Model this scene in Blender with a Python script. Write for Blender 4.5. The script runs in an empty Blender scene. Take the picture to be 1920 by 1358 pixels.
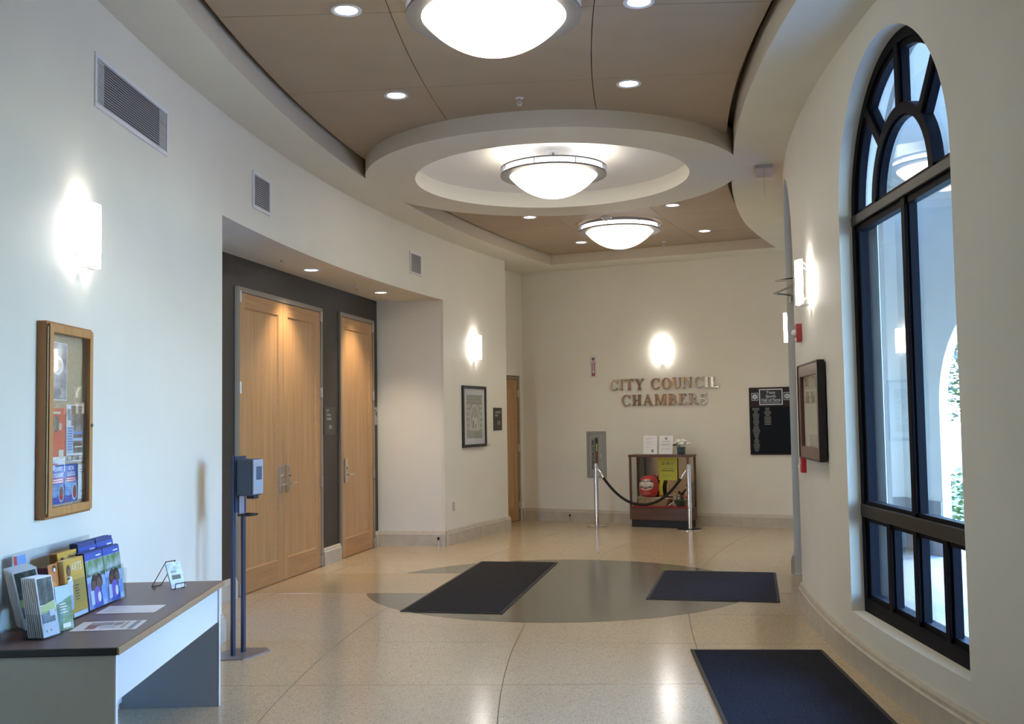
import bpy, bmesh, math, random
from mathutils import Matrix, Vector
random.seed(7)
SC = bpy.context.scene
COL = SC.collection
PI = math.pi
def rad(a): return a * PI / 180

# ------------------------------------------------------------------ camera
cam_d = bpy.data.cameras.new('camera'); cam = bpy.data.objects.new('camera', cam_d); COL.objects.link(cam)
cam_d.sensor_width = 36; cam_d.sensor_fit = 'HORIZONTAL'; cam_d.lens = 1930 / 1920 * 36; cam_d.clip_start = .05; cam_d.clip_end = 400
PITCH, ROLL = .0571, -.0150
_f = Vector((0, math.cos(PITCH), math.sin(PITCH))); _u0 = Vector((0, -math.sin(PITCH), math.cos(PITCH))); _r0 = Vector((1, 0, 0))
_r = _r0 * math.cos(ROLL) + _u0 * math.sin(ROLL); _u = _u0 * math.cos(ROLL) - _r0 * math.sin(ROLL)
cam.matrix_world = Matrix(((_r.x, _u.x, -_f.x, 0), (_r.y, _u.y, -_f.y, 0), (_r.z, _u.z, -_f.z, 1.65), (0, 0, 0, 1)))
SC.camera = cam
# ------------------------------------------------------------------ world, sun, exposure
SC.view_settings.view_transform = 'Standard'; SC.view_settings.look = 'None'; SC.view_settings.gamma = 1
SC.view_settings.use_curve_mapping = False
SC.view_settings.exposure = 1.42
SC.cycles.use_denoising = True
SC.cycles.max_bounces = 10; SC.cycles.diffuse_bounces = 6; SC.cycles.glossy_bounces = 5; SC.cycles.transparent_max_bounces = 16
SC.cycles.sample_clamp_indirect = 6
SC.cycles.caustics_reflective = False; SC.cycles.caustics_refractive = False
W = bpy.data.worlds.new('sky'); SC.world = W; W.use_nodes = True
_nt = W.node_tree; _bg = _nt.nodes['Background']
_sky = _nt.nodes.new('ShaderNodeTexSky'); _sky.sky_type = 'NISHITA'; _sky.sun_disc = False
_sky.sun_elevation = rad(52); _sky.sun_rotation = rad(60); _sky.air_density = 1.3; _sky.dust_density = .6; _sky.ozone_density = 2.0
_mul = _nt.nodes.new('ShaderNodeMix'); _mul.data_type = 'RGBA'; _mul.blend_type = 'MULTIPLY'; _mul.inputs[0].default_value = 1; _mul.inputs[7].default_value = (.80, .90, 1.22, 1)   # camera balanced for the warm lamps: daylight reads blue
_nt.links.new(_sky.outputs[0], _mul.inputs[6]); _nt.links.new(_mul.outputs[2], _bg.inputs[0]); _bg.inputs[1].default_value = 2.2
_sl = bpy.data.lights.new('sun', 'SUN'); _sl.energy = 2.6; _sl.angle = rad(.6); _sl.color = (.80, .93, 1.10)
_so = bpy.data.objects.new('sun', _sl); COL.objects.link(_so)
_so.rotation_euler = (rad(38), 0, rad(118)); _so.location = (30, 10, 30)
BOWL, SCONCE, DOWN, SPOT, SPOTA = 3.2, 6.5, 4.0, 21.0, 46.0
LCOL = (1.0, .89, .72)

# ------------------------------------------------------------------ helpers
CX, CY = 21.4, 5.65                        # centre of the curved hall
def pol(R, th): t = rad(th); return (CX - R * math.cos(t), CY + R * math.sin(t))
def Mz(x, y, z, ang): return Matrix.Translation((x, y, z)) @ Matrix.Rotation(ang, 4, 'Z')
RL, RR, ZS, ZC = 23.77, 19.20, 4.12, 4.27  # left wall, right wall radii, soffit and ceiling heights
def ML(th, z, R=RL): x, y = pol(R, th); return Mz(x, y, z, PI / 2 - rad(th))          # facing the left wall: x right, y into the wall
def MR(th, z, R=RR): x, y = pol(R, th); return Mz(x, y, z, PI * 1.5 - rad(th))        # facing the right wall
BM, BB = -.494, 17.36                      # back wall line y = BB + BM x
BA = math.atan(BM)
def MB(x, z, off=0): return Mz(x, BB + BM * x, z, BA) @ Matrix.Translation((0, -off, 0))
AA = math.atan2(.979, .2036)
def MA(s, z): return Mz(-2.631 + .2036 * s, 10.168 + .979 * s, z, AA)                 # alcove door wall

class G:
    def __init__(s): s.bm = bmesh.new()
    def box(s, x0, y0, z0, x1, y1, z1, bev=0):
        b = s.bm
        v = [b.verts.new(p) for p in ((x0,y0,z0),(x1,y0,z0),(x1,y1,z0),(x0,y1,z0),(x0,y0,z1),(x1,y0,z1),(x1,y1,z1),(x0,y1,z1))]
        fs = [b.faces.new([v[i] for i in q]) for q in ((0,3,2,1),(4,5,6,7),(0,1,5,4),(1,2,6,5),(2,3,7,6),(3,0,4,7))]
        if bev:
            es = list({e for f in fs for e in f.edges})
            bmesh.ops.bevel(b, geom=es, offset=bev, segments=2, profile=.5, affect='EDGES')
        return s
    def prism(s, pts, y0, y1):             # polygon in xz, extruded along y
        b = s.bm; n = len(pts)
        a = [b.verts.new((p[0], y0, p[1])) for p in pts]; c = [b.verts.new((p[0], y1, p[1])) for p in pts]
        b.faces.new(a); b.faces.new(c[::-1])
        for i in range(n): j = (i + 1) % n; b.faces.new((a[j], a[i], c[i], c[j]))
        return s
    def prismz(s, pts, z0, z1):            # polygon in xy, extruded along z
        b = s.bm; n = len(pts)
        a = [b.verts.new((p[0], p[1], z0)) for p in pts]; c = [b.verts.new((p[0], p[1], z1)) for p in pts]
        b.faces.new(a[::-1]); b.faces.new(c)
        for i in range(n): j = (i + 1) % n; b.faces.new((a[i], a[j], c[j], c[i]))
        return s
    def quad(s, *pts): s.bm.faces.new([s.bm.verts.new(p) for p in pts]); return s
    def lathe(s, prof, n=32, ctr=(0, 0), close=False):   # prof = [(r,z)]
        b = s.bm; rings = []
        for r, z in prof:
            if r < 1e-6: rings.append([b.verts.new((ctr[0], ctr[1], z))])
            else: rings.append([b.verts.new((ctr[0] + r * math.cos(2*PI*i/n), ctr[1] + r * math.sin(2*PI*i/n), z)) for i in range(n)])
        pr = list(zip(rings, rings[1:] + ([rings[0]] if close else [])))
        if not close: pr = pr[:len(rings) - 1]
        for A, B in pr:
            for i in range(n):
                j = (i + 1) % n
                if len(A) == 1 and len(B) == 1: continue
                if len(A) == 1: b.faces.new((A[0], B[j], B[i]))
                elif len(B) == 1: b.faces.new((A[i], A[j], B[0]))
                else: b.faces.new((A[i], A[j], B[j], B[i]))
        return s
    def tube(s, path, r, n=8, cap=True):
        b = s.bm; P = [Vector(p) for p in path]; rings = []
        rr = r if isinstance(r, (list, tuple)) else [r] * len(P)
        up = None
        for i, p in enumerate(P):
            d = (P[min(i+1, len(P)-1)] - P[max(i-1, 0)]).normalized()
            if up is None: up = Vector((0, 0, 1)) if abs(d.z) < .9 else Vector((1, 0, 0))
            x = d.cross(up).normalized(); y = x.cross(d).normalized(); up = y
            rings.append([b.verts.new(p + (x * math.cos(2*PI*k/n) + y * math.sin(2*PI*k/n)) * rr[i]) for k in range(n)])
        for A, B in zip(rings, rings[1:]):
            for k in range(n): j = (k + 1) % n; b.faces.new((A[k], A[j], B[j], B[k]))
        if cap: b.faces.new(rings[0][::-1]); b.faces.new(rings[-1])
        return s
    def ball(s, c, r, sub=2, scale=(1, 1, 1)):
        bmesh.ops.create_icosphere(s.bm, subdivisions=sub, radius=r, matrix=Matrix.Translation(c) @ Matrix.Diagonal((*scale, 1)))
        return s
    def arc(s, R0, R1, t0, t1, z0, z1, n=None):          # solid ring sector about the hall's centre
        b = s.bm; n = n or max(1, int(abs(t1 - t0) / .35)); cs = []
        for i in range(n + 1):
            t = t0 + (t1 - t0) * i / n
            f = lambda R: R(t) if callable(R) else R
            a, c = pol(f(R0), t), pol(f(R1), t)
            cs.append([b.verts.new((a[0], a[1], z0)), b.verts.new((c[0], c[1], z0)), b.verts.new((c[0], c[1], z1)), b.verts.new((a[0], a[1], z1))])
        for A, B in zip(cs, cs[1:]):
            for k in range(4): j = (k + 1) % 4; b.faces.new((A[k], A[j], B[j], B[k]))
        b.faces.new(cs[0][::-1]); b.faces.new(cs[-1])
        return s
    def mesh(s, name, smooth=False, fix=True):
        if fix: bmesh.ops.recalc_face_normals(s.bm, faces=s.bm.faces)
        me = bpy.data.meshes.new(name); s.bm.to_mesh(me); s.bm.free()
        if smooth:
            for p in me.polygons: p.use_smooth = True
            try: me.set_sharp_from_angle(angle=rad(38))
            except Exception: pass
        return me

def obj(name, g, mat, parent=None, M=None, smooth=False):
    me = g.mesh(name, smooth) if isinstance(g, G) else g
    if mat and not me.materials: me.materials.append(mat)
    o = bpy.data.objects.new(name, me); COL.objects.link(o)
    if parent: o.parent = parent
    if M is not None:
        if parent: o.matrix_local = M
        else: o.matrix_world = M
    return o
def tag(o, label, cat, group=None, kind=None):
    o['label'] = label; o['category'] = cat
    if group: o['group'] = group
    if kind: o['kind'] = kind
    return o
def thing(name, label, cat, M, group=None):
    o = bpy.data.objects.new(name, None); o.empty_display_size = .1; COL.objects.link(o); o.matrix_world = M
    return tag(o, label, cat, group)
def struct(name, g=None, mat=None, M=None, parent=None, smooth=False):
    if g is None:
        o = bpy.data.objects.new(name, None); COL.objects.link(o)
        if parent: o.parent = parent
        if M is not None: o.matrix_world = M
    else: o = obj(name, g, mat, parent, M, smooth)
    if not parent: o['kind'] = 'structure'
    return o
def dup(root, M, label=None, group=None):
    r = root.copy(); COL.objects.link(r); r.matrix_world = M
    if label: r['label'] = label
    if group: r['group'] = group
    for ch in list(root.children):
        c = ch.copy(); COL.objects.link(c); c.parent = r
        for g in ch.children: d = g.copy(); COL.objects.link(d); d.parent = c
    return r

# ------------------------------------------------------------------ materials
_m = {}
def mat(name, col, rough=.6, metal=0, var=0, vs=8, bump=0, bs=60, spec=.5, emit=None, es=0, stretch=None, coat=0):
    if name in _m: return _m[name]
    m = bpy.data.materials.new(name); m.use_nodes = True; nt = m.node_tree; b = nt.nodes['Principled BSDF']
    b.inputs['Base Color'].default_value = (*col, 1); b.inputs['Roughness'].default_value = rough; b.inputs['Metallic'].default_value = metal
    b.inputs['Specular IOR Level'].default_value = spec; b.inputs['Coat Weight'].default_value = coat
    if emit: b.inputs['Emission Color'].default_value = (*emit, 1); b.inputs['Emission Strength'].default_value = es
    if var or bump:
        tc = nt.nodes.new('ShaderNodeTexCoord'); src = tc.outputs['Object']
        if stretch:
            mp = nt.nodes.new('ShaderNodeMapping'); mp.inputs['Scale'].default_value = stretch; nt.links.new(src, mp.inputs[0]); src = mp.outputs[0]
        if var:
            n = nt.nodes.new('ShaderNodeTexNoise'); n.inputs['Scale'].default_value = vs; n.inputs['Detail'].default_value = 5; nt.links.new(src, n.inputs['Vector'])
            cr = nt.nodes.new('ShaderNodeValToRGB'); e = cr.color_ramp.elements
            e[0].position = .3; e[1].position = .7
            e[0].color = (*[c * (1 - var) for c in col], 1); e[1].color = (*[min(1, c * (1 + var)) for c in col], 1)
            nt.links.new(n.outputs[0], cr.inputs[0]); nt.links.new(cr.outputs[0], b.inputs['Base Color'])
        if bump:
            n2 = nt.nodes.new('ShaderNodeTexNoise'); n2.inputs['Scale'].default_value = bs; n2.inputs['Detail'].default_value = 3; nt.links.new(src, n2.inputs['Vector'])
            bp = nt.nodes.new('ShaderNodeBump'); bp.inputs['Strength'].default_value = bump; bp.inputs['Distance'].default_value = .002
            nt.links.new(n2.outputs[0], bp.inputs['Height']); nt.links.new(bp.outputs[0], b.inputs['Normal'])
    _m[name] = m; return m
def wood(name, c1, c2, rough=.35, axis=2, scale=14):
    m = bpy.data.materials.new(name); m.use_nodes = True; nt = m.node_tree; b = nt.nodes['Principled BSDF']
    tc = nt.nodes.new('ShaderNodeTexCoord'); mp = nt.nodes.new('ShaderNodeMapping'); s = [scale, scale, scale]; s[axis] = scale * .04
    mp.inputs['Scale'].default_value = s; nt.links.new(tc.outputs['Object'], mp.inputs[0])
    n = nt.nodes.new('ShaderNodeTexNoise'); n.inputs['Scale'].default_value = 2.2; n.inputs['Detail'].default_value = 7; n.inputs['Roughness'].default_value = .62; nt.links.new(mp.outputs[0], n.inputs['Vector'])
    cr = nt.nodes.new('ShaderNodeValToRGB'); cr.color_ramp.elements[0].position = .32; cr.color_ramp.elements[1].position = .7
    cr.color_ramp.elements[0].color = (*c1, 1); cr.color_ramp.elements[1].color = (*c2, 1)
    nt.links.new(n.outputs[0], cr.inputs[0]); nt.links.new(cr.outputs[0], b.inputs['Base Color'])
    b.inputs['Roughness'].default_value = rough
    return m
def glass(name, tint=(.93, .97, .98), ior=1.5, rough=0.0):
    m = bpy.data.materials.new(name); m.use_nodes = True; nt = m.node_tree
    for n in list(nt.nodes):
        if n.type != 'OUTPUT_MATERIAL': nt.nodes.remove(n)
    out = [n for n in nt.nodes if n.type == 'OUTPUT_MATERIAL'][0]
    tr = nt.nodes.new('ShaderNodeBsdfTransparent'); tr.inputs[0].default_value = (*tint, 1)
    gl = nt.nodes.new('ShaderNodeBsdfGlossy'); gl.inputs['Roughness'].default_value = rough
    fr = nt.nodes.new('ShaderNodeFresnel'); ge = nt.nodes.new('ShaderNodeNewGeometry'); mr = nt.nodes.new('ShaderNodeMapRange')
    mr.inputs['To Min'].default_value = ior; mr.inputs['To Max'].default_value = 1 / ior; nt.links.new(ge.outputs['Backfacing'], mr.inputs[0]); nt.links.new(mr.outputs[0], fr.inputs[0])   # both faces of a thin sheet reflect alike
    mx = nt.nodes.new('ShaderNodeMixShader')
    nt.links.new(fr.outputs[0], mx.inputs[0]); nt.links.new(tr.outputs[0], mx.inputs[1]); nt.links.new(gl.outputs[0], mx.inputs[2]); nt.links.new(mx.outputs[0], out.inputs[0])
    return m
def photo(name, cols, scale=9, stretch=(1, 1, 1)):
    m = bpy.data.materials.new(name); m.use_nodes = True; nt = m.node_tree; b = nt.nodes['Principled BSDF']
    tc = nt.nodes.new('ShaderNodeTexCoord'); mp = nt.nodes.new('ShaderNodeMapping'); mp.inputs['Scale'].default_value = stretch; nt.links.new(tc.outputs['Object'], mp.inputs[0])
    n = nt.nodes.new('ShaderNodeTexNoise'); n.inputs['Scale'].default_value = scale; n.inputs['Detail'].default_value = 4; nt.links.new(mp.outputs[0], n.inputs['Vector'])
    cr = nt.nodes.new('ShaderNodeValToRGB'); e = cr.color_ramp.elements
    while len(e) < len(cols): e.new(.5)
    for i, c in enumerate(cols): e[i].position = .28 + .44 * i / (len(cols) - 1); e[i].color = (*c, 1)
    nt.links.new(n.outputs[0], cr.inputs[0]); nt.links.new(cr.outputs[0], b.inputs['Base Color']); b.inputs['Roughness'].default_value = .3
    return m

PAINT = mat('wall_paint', (.74, .715, .625), .55, var=.02, vs=2, bump=.05, bs=180, spec=.35)
SOFF = mat('soffit_paint', (.73, .705, .61), .6, var=.015, vs=2, spec=.3)
DOME = mat('dome_paint', (.86, .86, .85), .6, spec=.3)
BROWN = mat('ceiling_panel_taupe', (.40, .31, .22), .6, var=.03, vs=3, spec=.3)
DARKGAP = mat('reveal_shadow_gap', (.30, .24, .16), .8)
DKWALL = mat('alcove_wall_dark_brown', (.040, .032, .025), .5, var=.1, vs=4, bump=.1, bs=120)
STONE = mat('stone_base', (.50, .45, .36), .45, var=.08, vs=10, bump=.08, bs=90)
HONEY = wood('honey_door_wood', (.41, .225, .092), (.545, .325, .15), .36)
HONEY2 = wood('honey_door_rail', (.38, .195, .08), (.50, .285, .125), .36, axis=0)
OAK = wood('oak_case_wood', (.30, .125, .035), (.42, .19, .06), .4)
WALNUT = wood('walnut_case_wood', (.080, .032, .018), (.14, .057, .030), .35, axis=0, scale=10)
MAHOG = wood('mahogany_frame_wood', (.13, .065, .05), (.20, .11, .09), .3)
METAL = mat('satin_nickel', (.62, .61, .60), .28, 1)
CHROME = mat('polished_steel', (.78, .78, .78), .1, 1)
RINGM = mat('fixture_grey_metal', (.24, .24, .25), .45, .4)
FRAMEG = mat('door_frame_taupe', (.25, .215, .17), .45)
BLACKF = mat('window_frame_black', (.007, .0075, .011), .5, spec=.05); BLACKR = mat('window_rail_black', (.014, .013, .013), .42, spec=.4)
BLACK = mat('black_plastic', (.010, .010, .011), .5)
WHITE = mat('white_paint_metal', (.72, .73, .75), .45)
GREYV = mat('vent_slat_grey', (.50, .51, .53), .5)
VDARK = mat('vent_inside_dark', (.14, .14, .145), .8)
PAPER = mat('white_paper', (.80, .80, .82), .55)
GLASS = glass('window_glass', (.78, .88, .92)); DGLASS = glass('door_dark_glass', (.34, .36, .38))
CLEAR = glass('clear_glass', (.97, .98, .97), 1.28)
ACRYL = glass('clear_acrylic', (.90, .93, .95), 1.16)
BRONZE = mat('polished_bronze_letter', (.55, .42, .30), .16, 1)
INK = mat('print_black', (.02, .02, .022), .5)
GREYINK = mat('print_grey', (.30, .30, .31), .5)
BLUEP = mat('print_blue', (.03, .09, .42), .35)
LBLUE = mat('print_light_blue', (.16, .34, .68), .35)
SKYP = mat('print_sky', (.45, .60, .80), .35)
GREENP = photo('print_foliage', [(.05, .14, .06), (.16, .28, .14), (.42, .52, .62)], 14)
KIDS = photo('print_children_photo', [(.16, .20, .55), (.30, .35, .70), (.55, .62, .80)], 12)
SKIN = mat('print_skin_brown', (.19, .105, .075), .4)
HAIRP = mat('print_hair_dark', (.06, .035, .03), .4)
GOLD = mat('print_gold', (.60, .36, .055), .35)
LGOLD = mat('print_pale_gold', (.78, .60, .28), .35)
ORANGE = mat('print_orange', (.58, .22, .06), .35)
REDP = mat('print_red', (.58, .035, .04), .4)
CORAL = mat('print_coral', (.68, .14, .08), .4)
SEPIA = photo('print_brown_photo', [(.07, .06, .06), (.25, .19, .15), (.50, .45, .42)], 16)
DKPHOTO = photo('print_dark_garden_photo', [(.01, .015, .015), (.05, .07, .06), (.20, .22, .20)], 22)
NIGHT = photo('print_silver_photo', [(.06, .06, .09), (.35, .34, .36), (.85, .85, .87)], 5, (1, 1, 1.6))
CREAMP = mat('print_cream', (.68, .64, .52), .5)
YELLOW = mat('print_yellow', (.62, .60, .05), .4)
def bulbmat(name, s, col=LCOL): return mat(name, (.9, .9, .9), .4, emit=col, es=s)
M_SCON = bulbmat('sconce_lit_glass', SCONCE, (1, .93, .88)); M_DOWN = bulbmat('downlight_lit_lens', DOWN, (.80, .90, 1.0))
# bowl: glass brightest towards its lowest point, where the bulbs sit behind it
M_BOWL = bulbmat('bowl_lit_glass', BOWL, (1, .89, .73))
M_GAP = bulbmat('bowl_light_band', 2.2, (.95, .95, 1.0))
# carpet of the mats
def carpet(name, c1, c2, c3, sc=260):
    m = bpy.data.materials.new(name); m.use_nodes = True; nt = m.node_tree; b = nt.nodes['Principled BSDF']
    tc = nt.nodes.new('ShaderNodeTexCoord'); n = nt.nodes.new('ShaderNodeTexNoise'); n.inputs['Scale'].default_value = sc; n.inputs['Detail'].default_value = 2
    nt.links.new(tc.outputs['Object'], n.inputs['Vector']); cr = nt.nodes.new('ShaderNodeValToRGB'); e = cr.color_ramp.elements; e.new(.55)
    for q, (p, c) in zip(e, ((.38, c1), (.52, c2), (.68, c3))): q.position = p; q.color = (*c, 1)
    nt.links.new(n.outputs[0], cr.inputs[0]); nt.links.new(cr.outputs[0], b.inputs['Base Color']); b.inputs['Roughness'].default_value = .95; b.inputs['Specular IOR Level'].default_value = .1
    bp = nt.nodes.new('ShaderNodeBump'); bp.inputs['Strength'].default_value = .6; bp.inputs['Distance'].default_value = .004
    nt.links.new(n.outputs[0], bp.inputs['Height']); nt.links.new(bp.outputs[0], b.inputs['Normal'])
    return m
CARP_G = carpet('mat_carpet_charcoal', (.012, .012, .012), (.028, .027, .027), (.06, .058, .055))
CARP_B = carpet('mat_carpet_navy', (.006, .007, .011), (.014, .016, .024), (.042, .045, .055))
CARP_S = carpet('mat_carpet_slate', (.013, .013, .016), (.030, .030, .035), (.068, .068, .076))
# terrazzo
def terrazzo(name, c, chips, dark):
    m = bpy.data.materials.new(name); m.use_nodes = True; nt = m.node_tree; b = nt.nodes['Principled BSDF']
    ge = nt.nodes.new('ShaderNodeNewGeometry')
    v = nt.nodes.new('ShaderNodeTexVoronoi'); v.inputs['Scale'].default_value = 150; nt.links.new(ge.outputs['Position'], v.inputs['Vector'])
    cr = nt.nodes.new('ShaderNodeValToRGB'); cr.color_ramp.interpolation = 'CONSTANT'; e = cr.color_ramp.elements
    while len(e) < 6: e.new(.5)
    cl = [c, chips, c, dark, tuple(x * 1.08 for x in c), tuple(x * .88 for x in c)]
    for i, (p, k) in enumerate(zip((0, .28, .42, .68, .80, .92), cl)): e[i].position = p; e[i].color = (*k, 1)
    sp = nt.nodes.new('ShaderNodeSeparateColor'); nt.links.new(v.outputs['Color'], sp.inputs[0]); nt.links.new(sp.outputs[0], cr.inputs[0])
    n = nt.nodes.new('ShaderNodeTexNoise'); n.inputs['Scale'].default_value = .7; n.inputs['Detail'].default_value = 3; nt.links.new(ge.outputs['Position'], n.inputs['Vector'])
    mx = nt.nodes.new('ShaderNodeMix'); mx.data_type = 'RGBA'; mx.blend_type = 'MULTIPLY'; mx.inputs[0].default_value = .25
    nt.links.new(cr.outputs[0], mx.inputs[6]); nt.links.new(n.outputs[0], mx.inputs[7]); nt.links.new(mx.outputs[2], b.inputs['Base Color'])
    b.inputs['Roughness'].default_value = .165; b.inputs['Specular IOR Level'].default_value = .5
    n3 = nt.nodes.new('ShaderNodeTexNoise'); n3.inputs['Scale'].default_value = 5; nt.links.new(ge.outputs['Position'], n3.inputs['Vector'])
    bp = nt.nodes.new('ShaderNodeBump'); bp.inputs['Strength'].default_value = .12; bp.inputs['Distance'].default_value = .004
    nt.links.new(n3.outputs[0], bp.inputs['Height']); nt.links.new(bp.outputs[0], b.inputs['Normal'])
    return m
TERR = terrazzo('terrazzo_cream', (.58, .46, .30), (.52, .40, .25), (.36, .29, .20))
TERRD = terrazzo('terrazzo_olive_grey', (.185, .168, .115), (.215, .198, .145), (.13, .118, .085))
TERRY = terrazzo('added_band_ochre', (.52, .40, .235), (.46, .35, .20), (.40, .30, .17))
JOINT = mat('floor_joint_strip', (.20, .16, .11), .5)

# ------------------------------------------------------------------ text and print
_txt = {}
def text_mesh(s, size, ext=0.0, align='CENTER', sx=1.0, bold=0.0, space=1.0):
    cu = bpy.data.curves.new('lettering', 'FONT'); cu.body = s; cu.size = size; cu.extrude = ext; cu.align_x = align; cu.align_y = 'CENTER'
    cu.offset = bold; cu.resolution_u = 2; cu.space_line = .9; cu.space_character = space
    o = bpy.data.objects.new('lettering', cu); COL.objects.link(o)
    dg = bpy.context.evaluated_depsgraph_get(); me = bpy.data.meshes.new_from_object(o.evaluated_get(dg)); bpy.data.objects.remove(o); bpy.data.curves.remove(cu)
    me.transform(Matrix.Diagonal((sx, 1, 1, 1))); me.transform(Matrix.Rotation(PI / 2, 4, 'X'))
    return me
class Print:                                # flat print: coloured shapes lying on a face that looks towards -y
    def __init__(s): s.v, s.f, s.mi, s.m, s.k = [], [], [], [], 0
    def _i(s, m):
        if m not in s.m: s.m.append(m)
        return s.m.index(m)
    def poly(s, pts, m):
        s.k += 1; y = -.0003 * s.k; n = len(s.v); s.v += [(x, y, z) for x, z in pts]; s.f.append(list(range(n, n + len(pts)))); s.mi.append(s._i(m)); return s
    def rect(s, x0, z0, x1, z1, m): return s.poly([(x0, z0), (x1, z0), (x1, z1), (x0, z1)], m)
    def ell(s, cx, cz, rx, rz, m, n=14): return s.poly([(cx + rx * math.cos(2*PI*i/n), cz + rz * math.sin(2*PI*i/n)) for i in range(n)], m)
    def lines(s, x0, z0, x1, z1, n, m, ragged=.25):
        h = (z1 - z0) / n
        for i in range(n): s.rect(x0, z1 - h * (i + .35), x1 - (x1 - x0) * ragged * random.random(), z1 - h * i, m); s.k -= 1
        s.k += 1; return s
    def text(s, t, cx, cz, size, m, sx=1.0, bold=0, align='CENTER', rot=0):
        me = text_mesh(t, size, 0, align, sx, bold); s.k += 1; n = len(s.v); c, q = math.cos(rot), math.sin(rot)
        for v in me.vertices: s.v.append((cx + v.co.x * c - v.co.z * q, -.0003 * s.k, cz + v.co.x * q + v.co.z * c))
        i = s._i(m)
        for p in me.polygons: s.f.append([n + k for k in p.vertices]); s.mi.append(i)
        bpy.data.meshes.remove(me); return s
    def build(s, name, parent, M=None):
        me = bpy.data.meshes.new(name); me.from_pydata(s.v, [], s.f)
        for m in s.m: me.materials.append(m)
        for p, i in zip(me.polygons, s.mi): p.material_index = i
        bm = bmesh.new(); bm.from_mesh(me)
        for f in bm.faces:
            if f.normal.y > 0: f.normal_flip()
        bm.to_mesh(me); bm.free()
        return obj(name, me, None, parent, M)

# ================================================================== STRUCTURE
# floor: terrazzo panels between divider strips
T0, T1 = -19.0, 33.0
RING = (.435, 10.45); RO, RI = 1.895, 1.396
floor = struct('floor', G().arc(17.9, 25.6, T0, T1, -.12, -.0025, 60), JOINT)
rb = [18.9, 20.185, 21.51, 22.84, 24.165, 25.5]
tb = [-18.9 + 3.27 * k for k in range(17)]; off = 5.68 - tb[min(range(17), key=lambda k: abs(tb[k] - 5.68))]; tb = [T0 + .05] + [t + off for t in tb if t + off > T0 + .3] + [T1 - .05]
for r0, r1 in zip(rb, rb[1:]):
    for t0, t1 in zip(tb, tb[1:]):
        dt = .003 / r1 * 180 / PI
        obj('terrazzo_panel', G().arc(r0 + .0035, r1 - .0035, t0 + dt, t1 - dt, -.03, 0, 8), TERR, floor)
DISC = (.43, 10.40)
obj('terrazzo_disc', G().prismz([(DISC[0] + 1.90 * math.cos(2*PI*i/96), DISC[1] + 1.90 * math.sin(2*PI*i/96)) for i in range(96)], -.01, .0012), TERRD, floor)
obj('added_floor_band', G().prismz([(-2.62, 10.20), (-.45, 10.005), (-.30, 11.27), (-2.34, 11.475)], -.01, .0022), TERRY, floor)  # added band standing in for a retouched strip, no known inlay

# left wall: tall curved wall with the door alcove cut into it
ALZ = 3.295
wl = G()
wl.arc(RL, RL + .18, T0, 5.65, 0, 4.45, 60); wl.arc(RL, RL + .18, 5.65, 20.1, ALZ, 4.45, 40); wl.arc(RL, RL + .18, 20.1, 25.3, 0, 4.45, 16)
struct('wall_left', wl, PAINT)
struct('wall_alcove_near', G().arc(RL + .18, RL + .62, 5.2, 5.65, 0, ALZ + .1, 2), PAINT)
n_ = (-.979, .2036)
g = G(); g.box(-2.1, .0, 0, 3.96, .12, ALZ + .12)
struct('wall_alcove', g, DKWALL, MA(0, 0))
p0, p1 = Vector((-1.845, 13.985)), Vector((-.945, 13.83)); d = (p1 - p0).normalized(); nn = Vector((-d.y, d.x)) * .14
q0 = p0 - d * .1
struct('wall_alcove_side', G().prismz([q0[:], p1[:], (p1 + nn)[:], (q0 + nn)[:]], 0, ALZ + .1), PAINT)
ca = G(); n = 24
pts = [pol(RL + .175, 5.6 + (20.2 - 5.6) * i / n) for i in range(n + 1)] + [(-1.80, 14.0), (-2.631 - .2036 * 2.0 - .05, 10.168 - .979 * 2.0)]
ca.prismz(pts, ALZ, ALZ + .14); struct('ceiling_alcove', ca, PAINT)
# far end of the left wall: set back, with the exit door
wf = G(); wf.arc(24.2, 24.4, 25.2, 25.75, 0, 4.45, 2); wf.arc(24.2, 24.4, 25.75, 28.47, 2.395, 4.45, 6); wf.arc(24.2, 24.4, 28.47, 31, 0, 4.45, 4)
wf.arc(RL + .18, 24.4, 25.1, 25.3, 0, 4.45, 1); wf.arc(24.39, 24.5, 25.2, 31, 0, 4.45, 6)  # outer arc: unseen backing added to block light leaking round the exit door
struct('wall_left_far', wf, PAINT)
# back wall
g = G(); L = math.hypot(1, BM); g.box(-.6, 0, 0, 5.06, .15, 4.45); struct('wall_back', g, PAINT, MB(0, 0))
# wall behind the camera, with the entrance glazing left open to daylight
x0, y0 = pol(25.4, -18.2); x1, y1 = pol(18.6, -18.2)
struct('wall_entrance', G().arc(18.7, 25.4, -18.4, -18.0, 0, 4.45, 1), PAINT)

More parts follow.
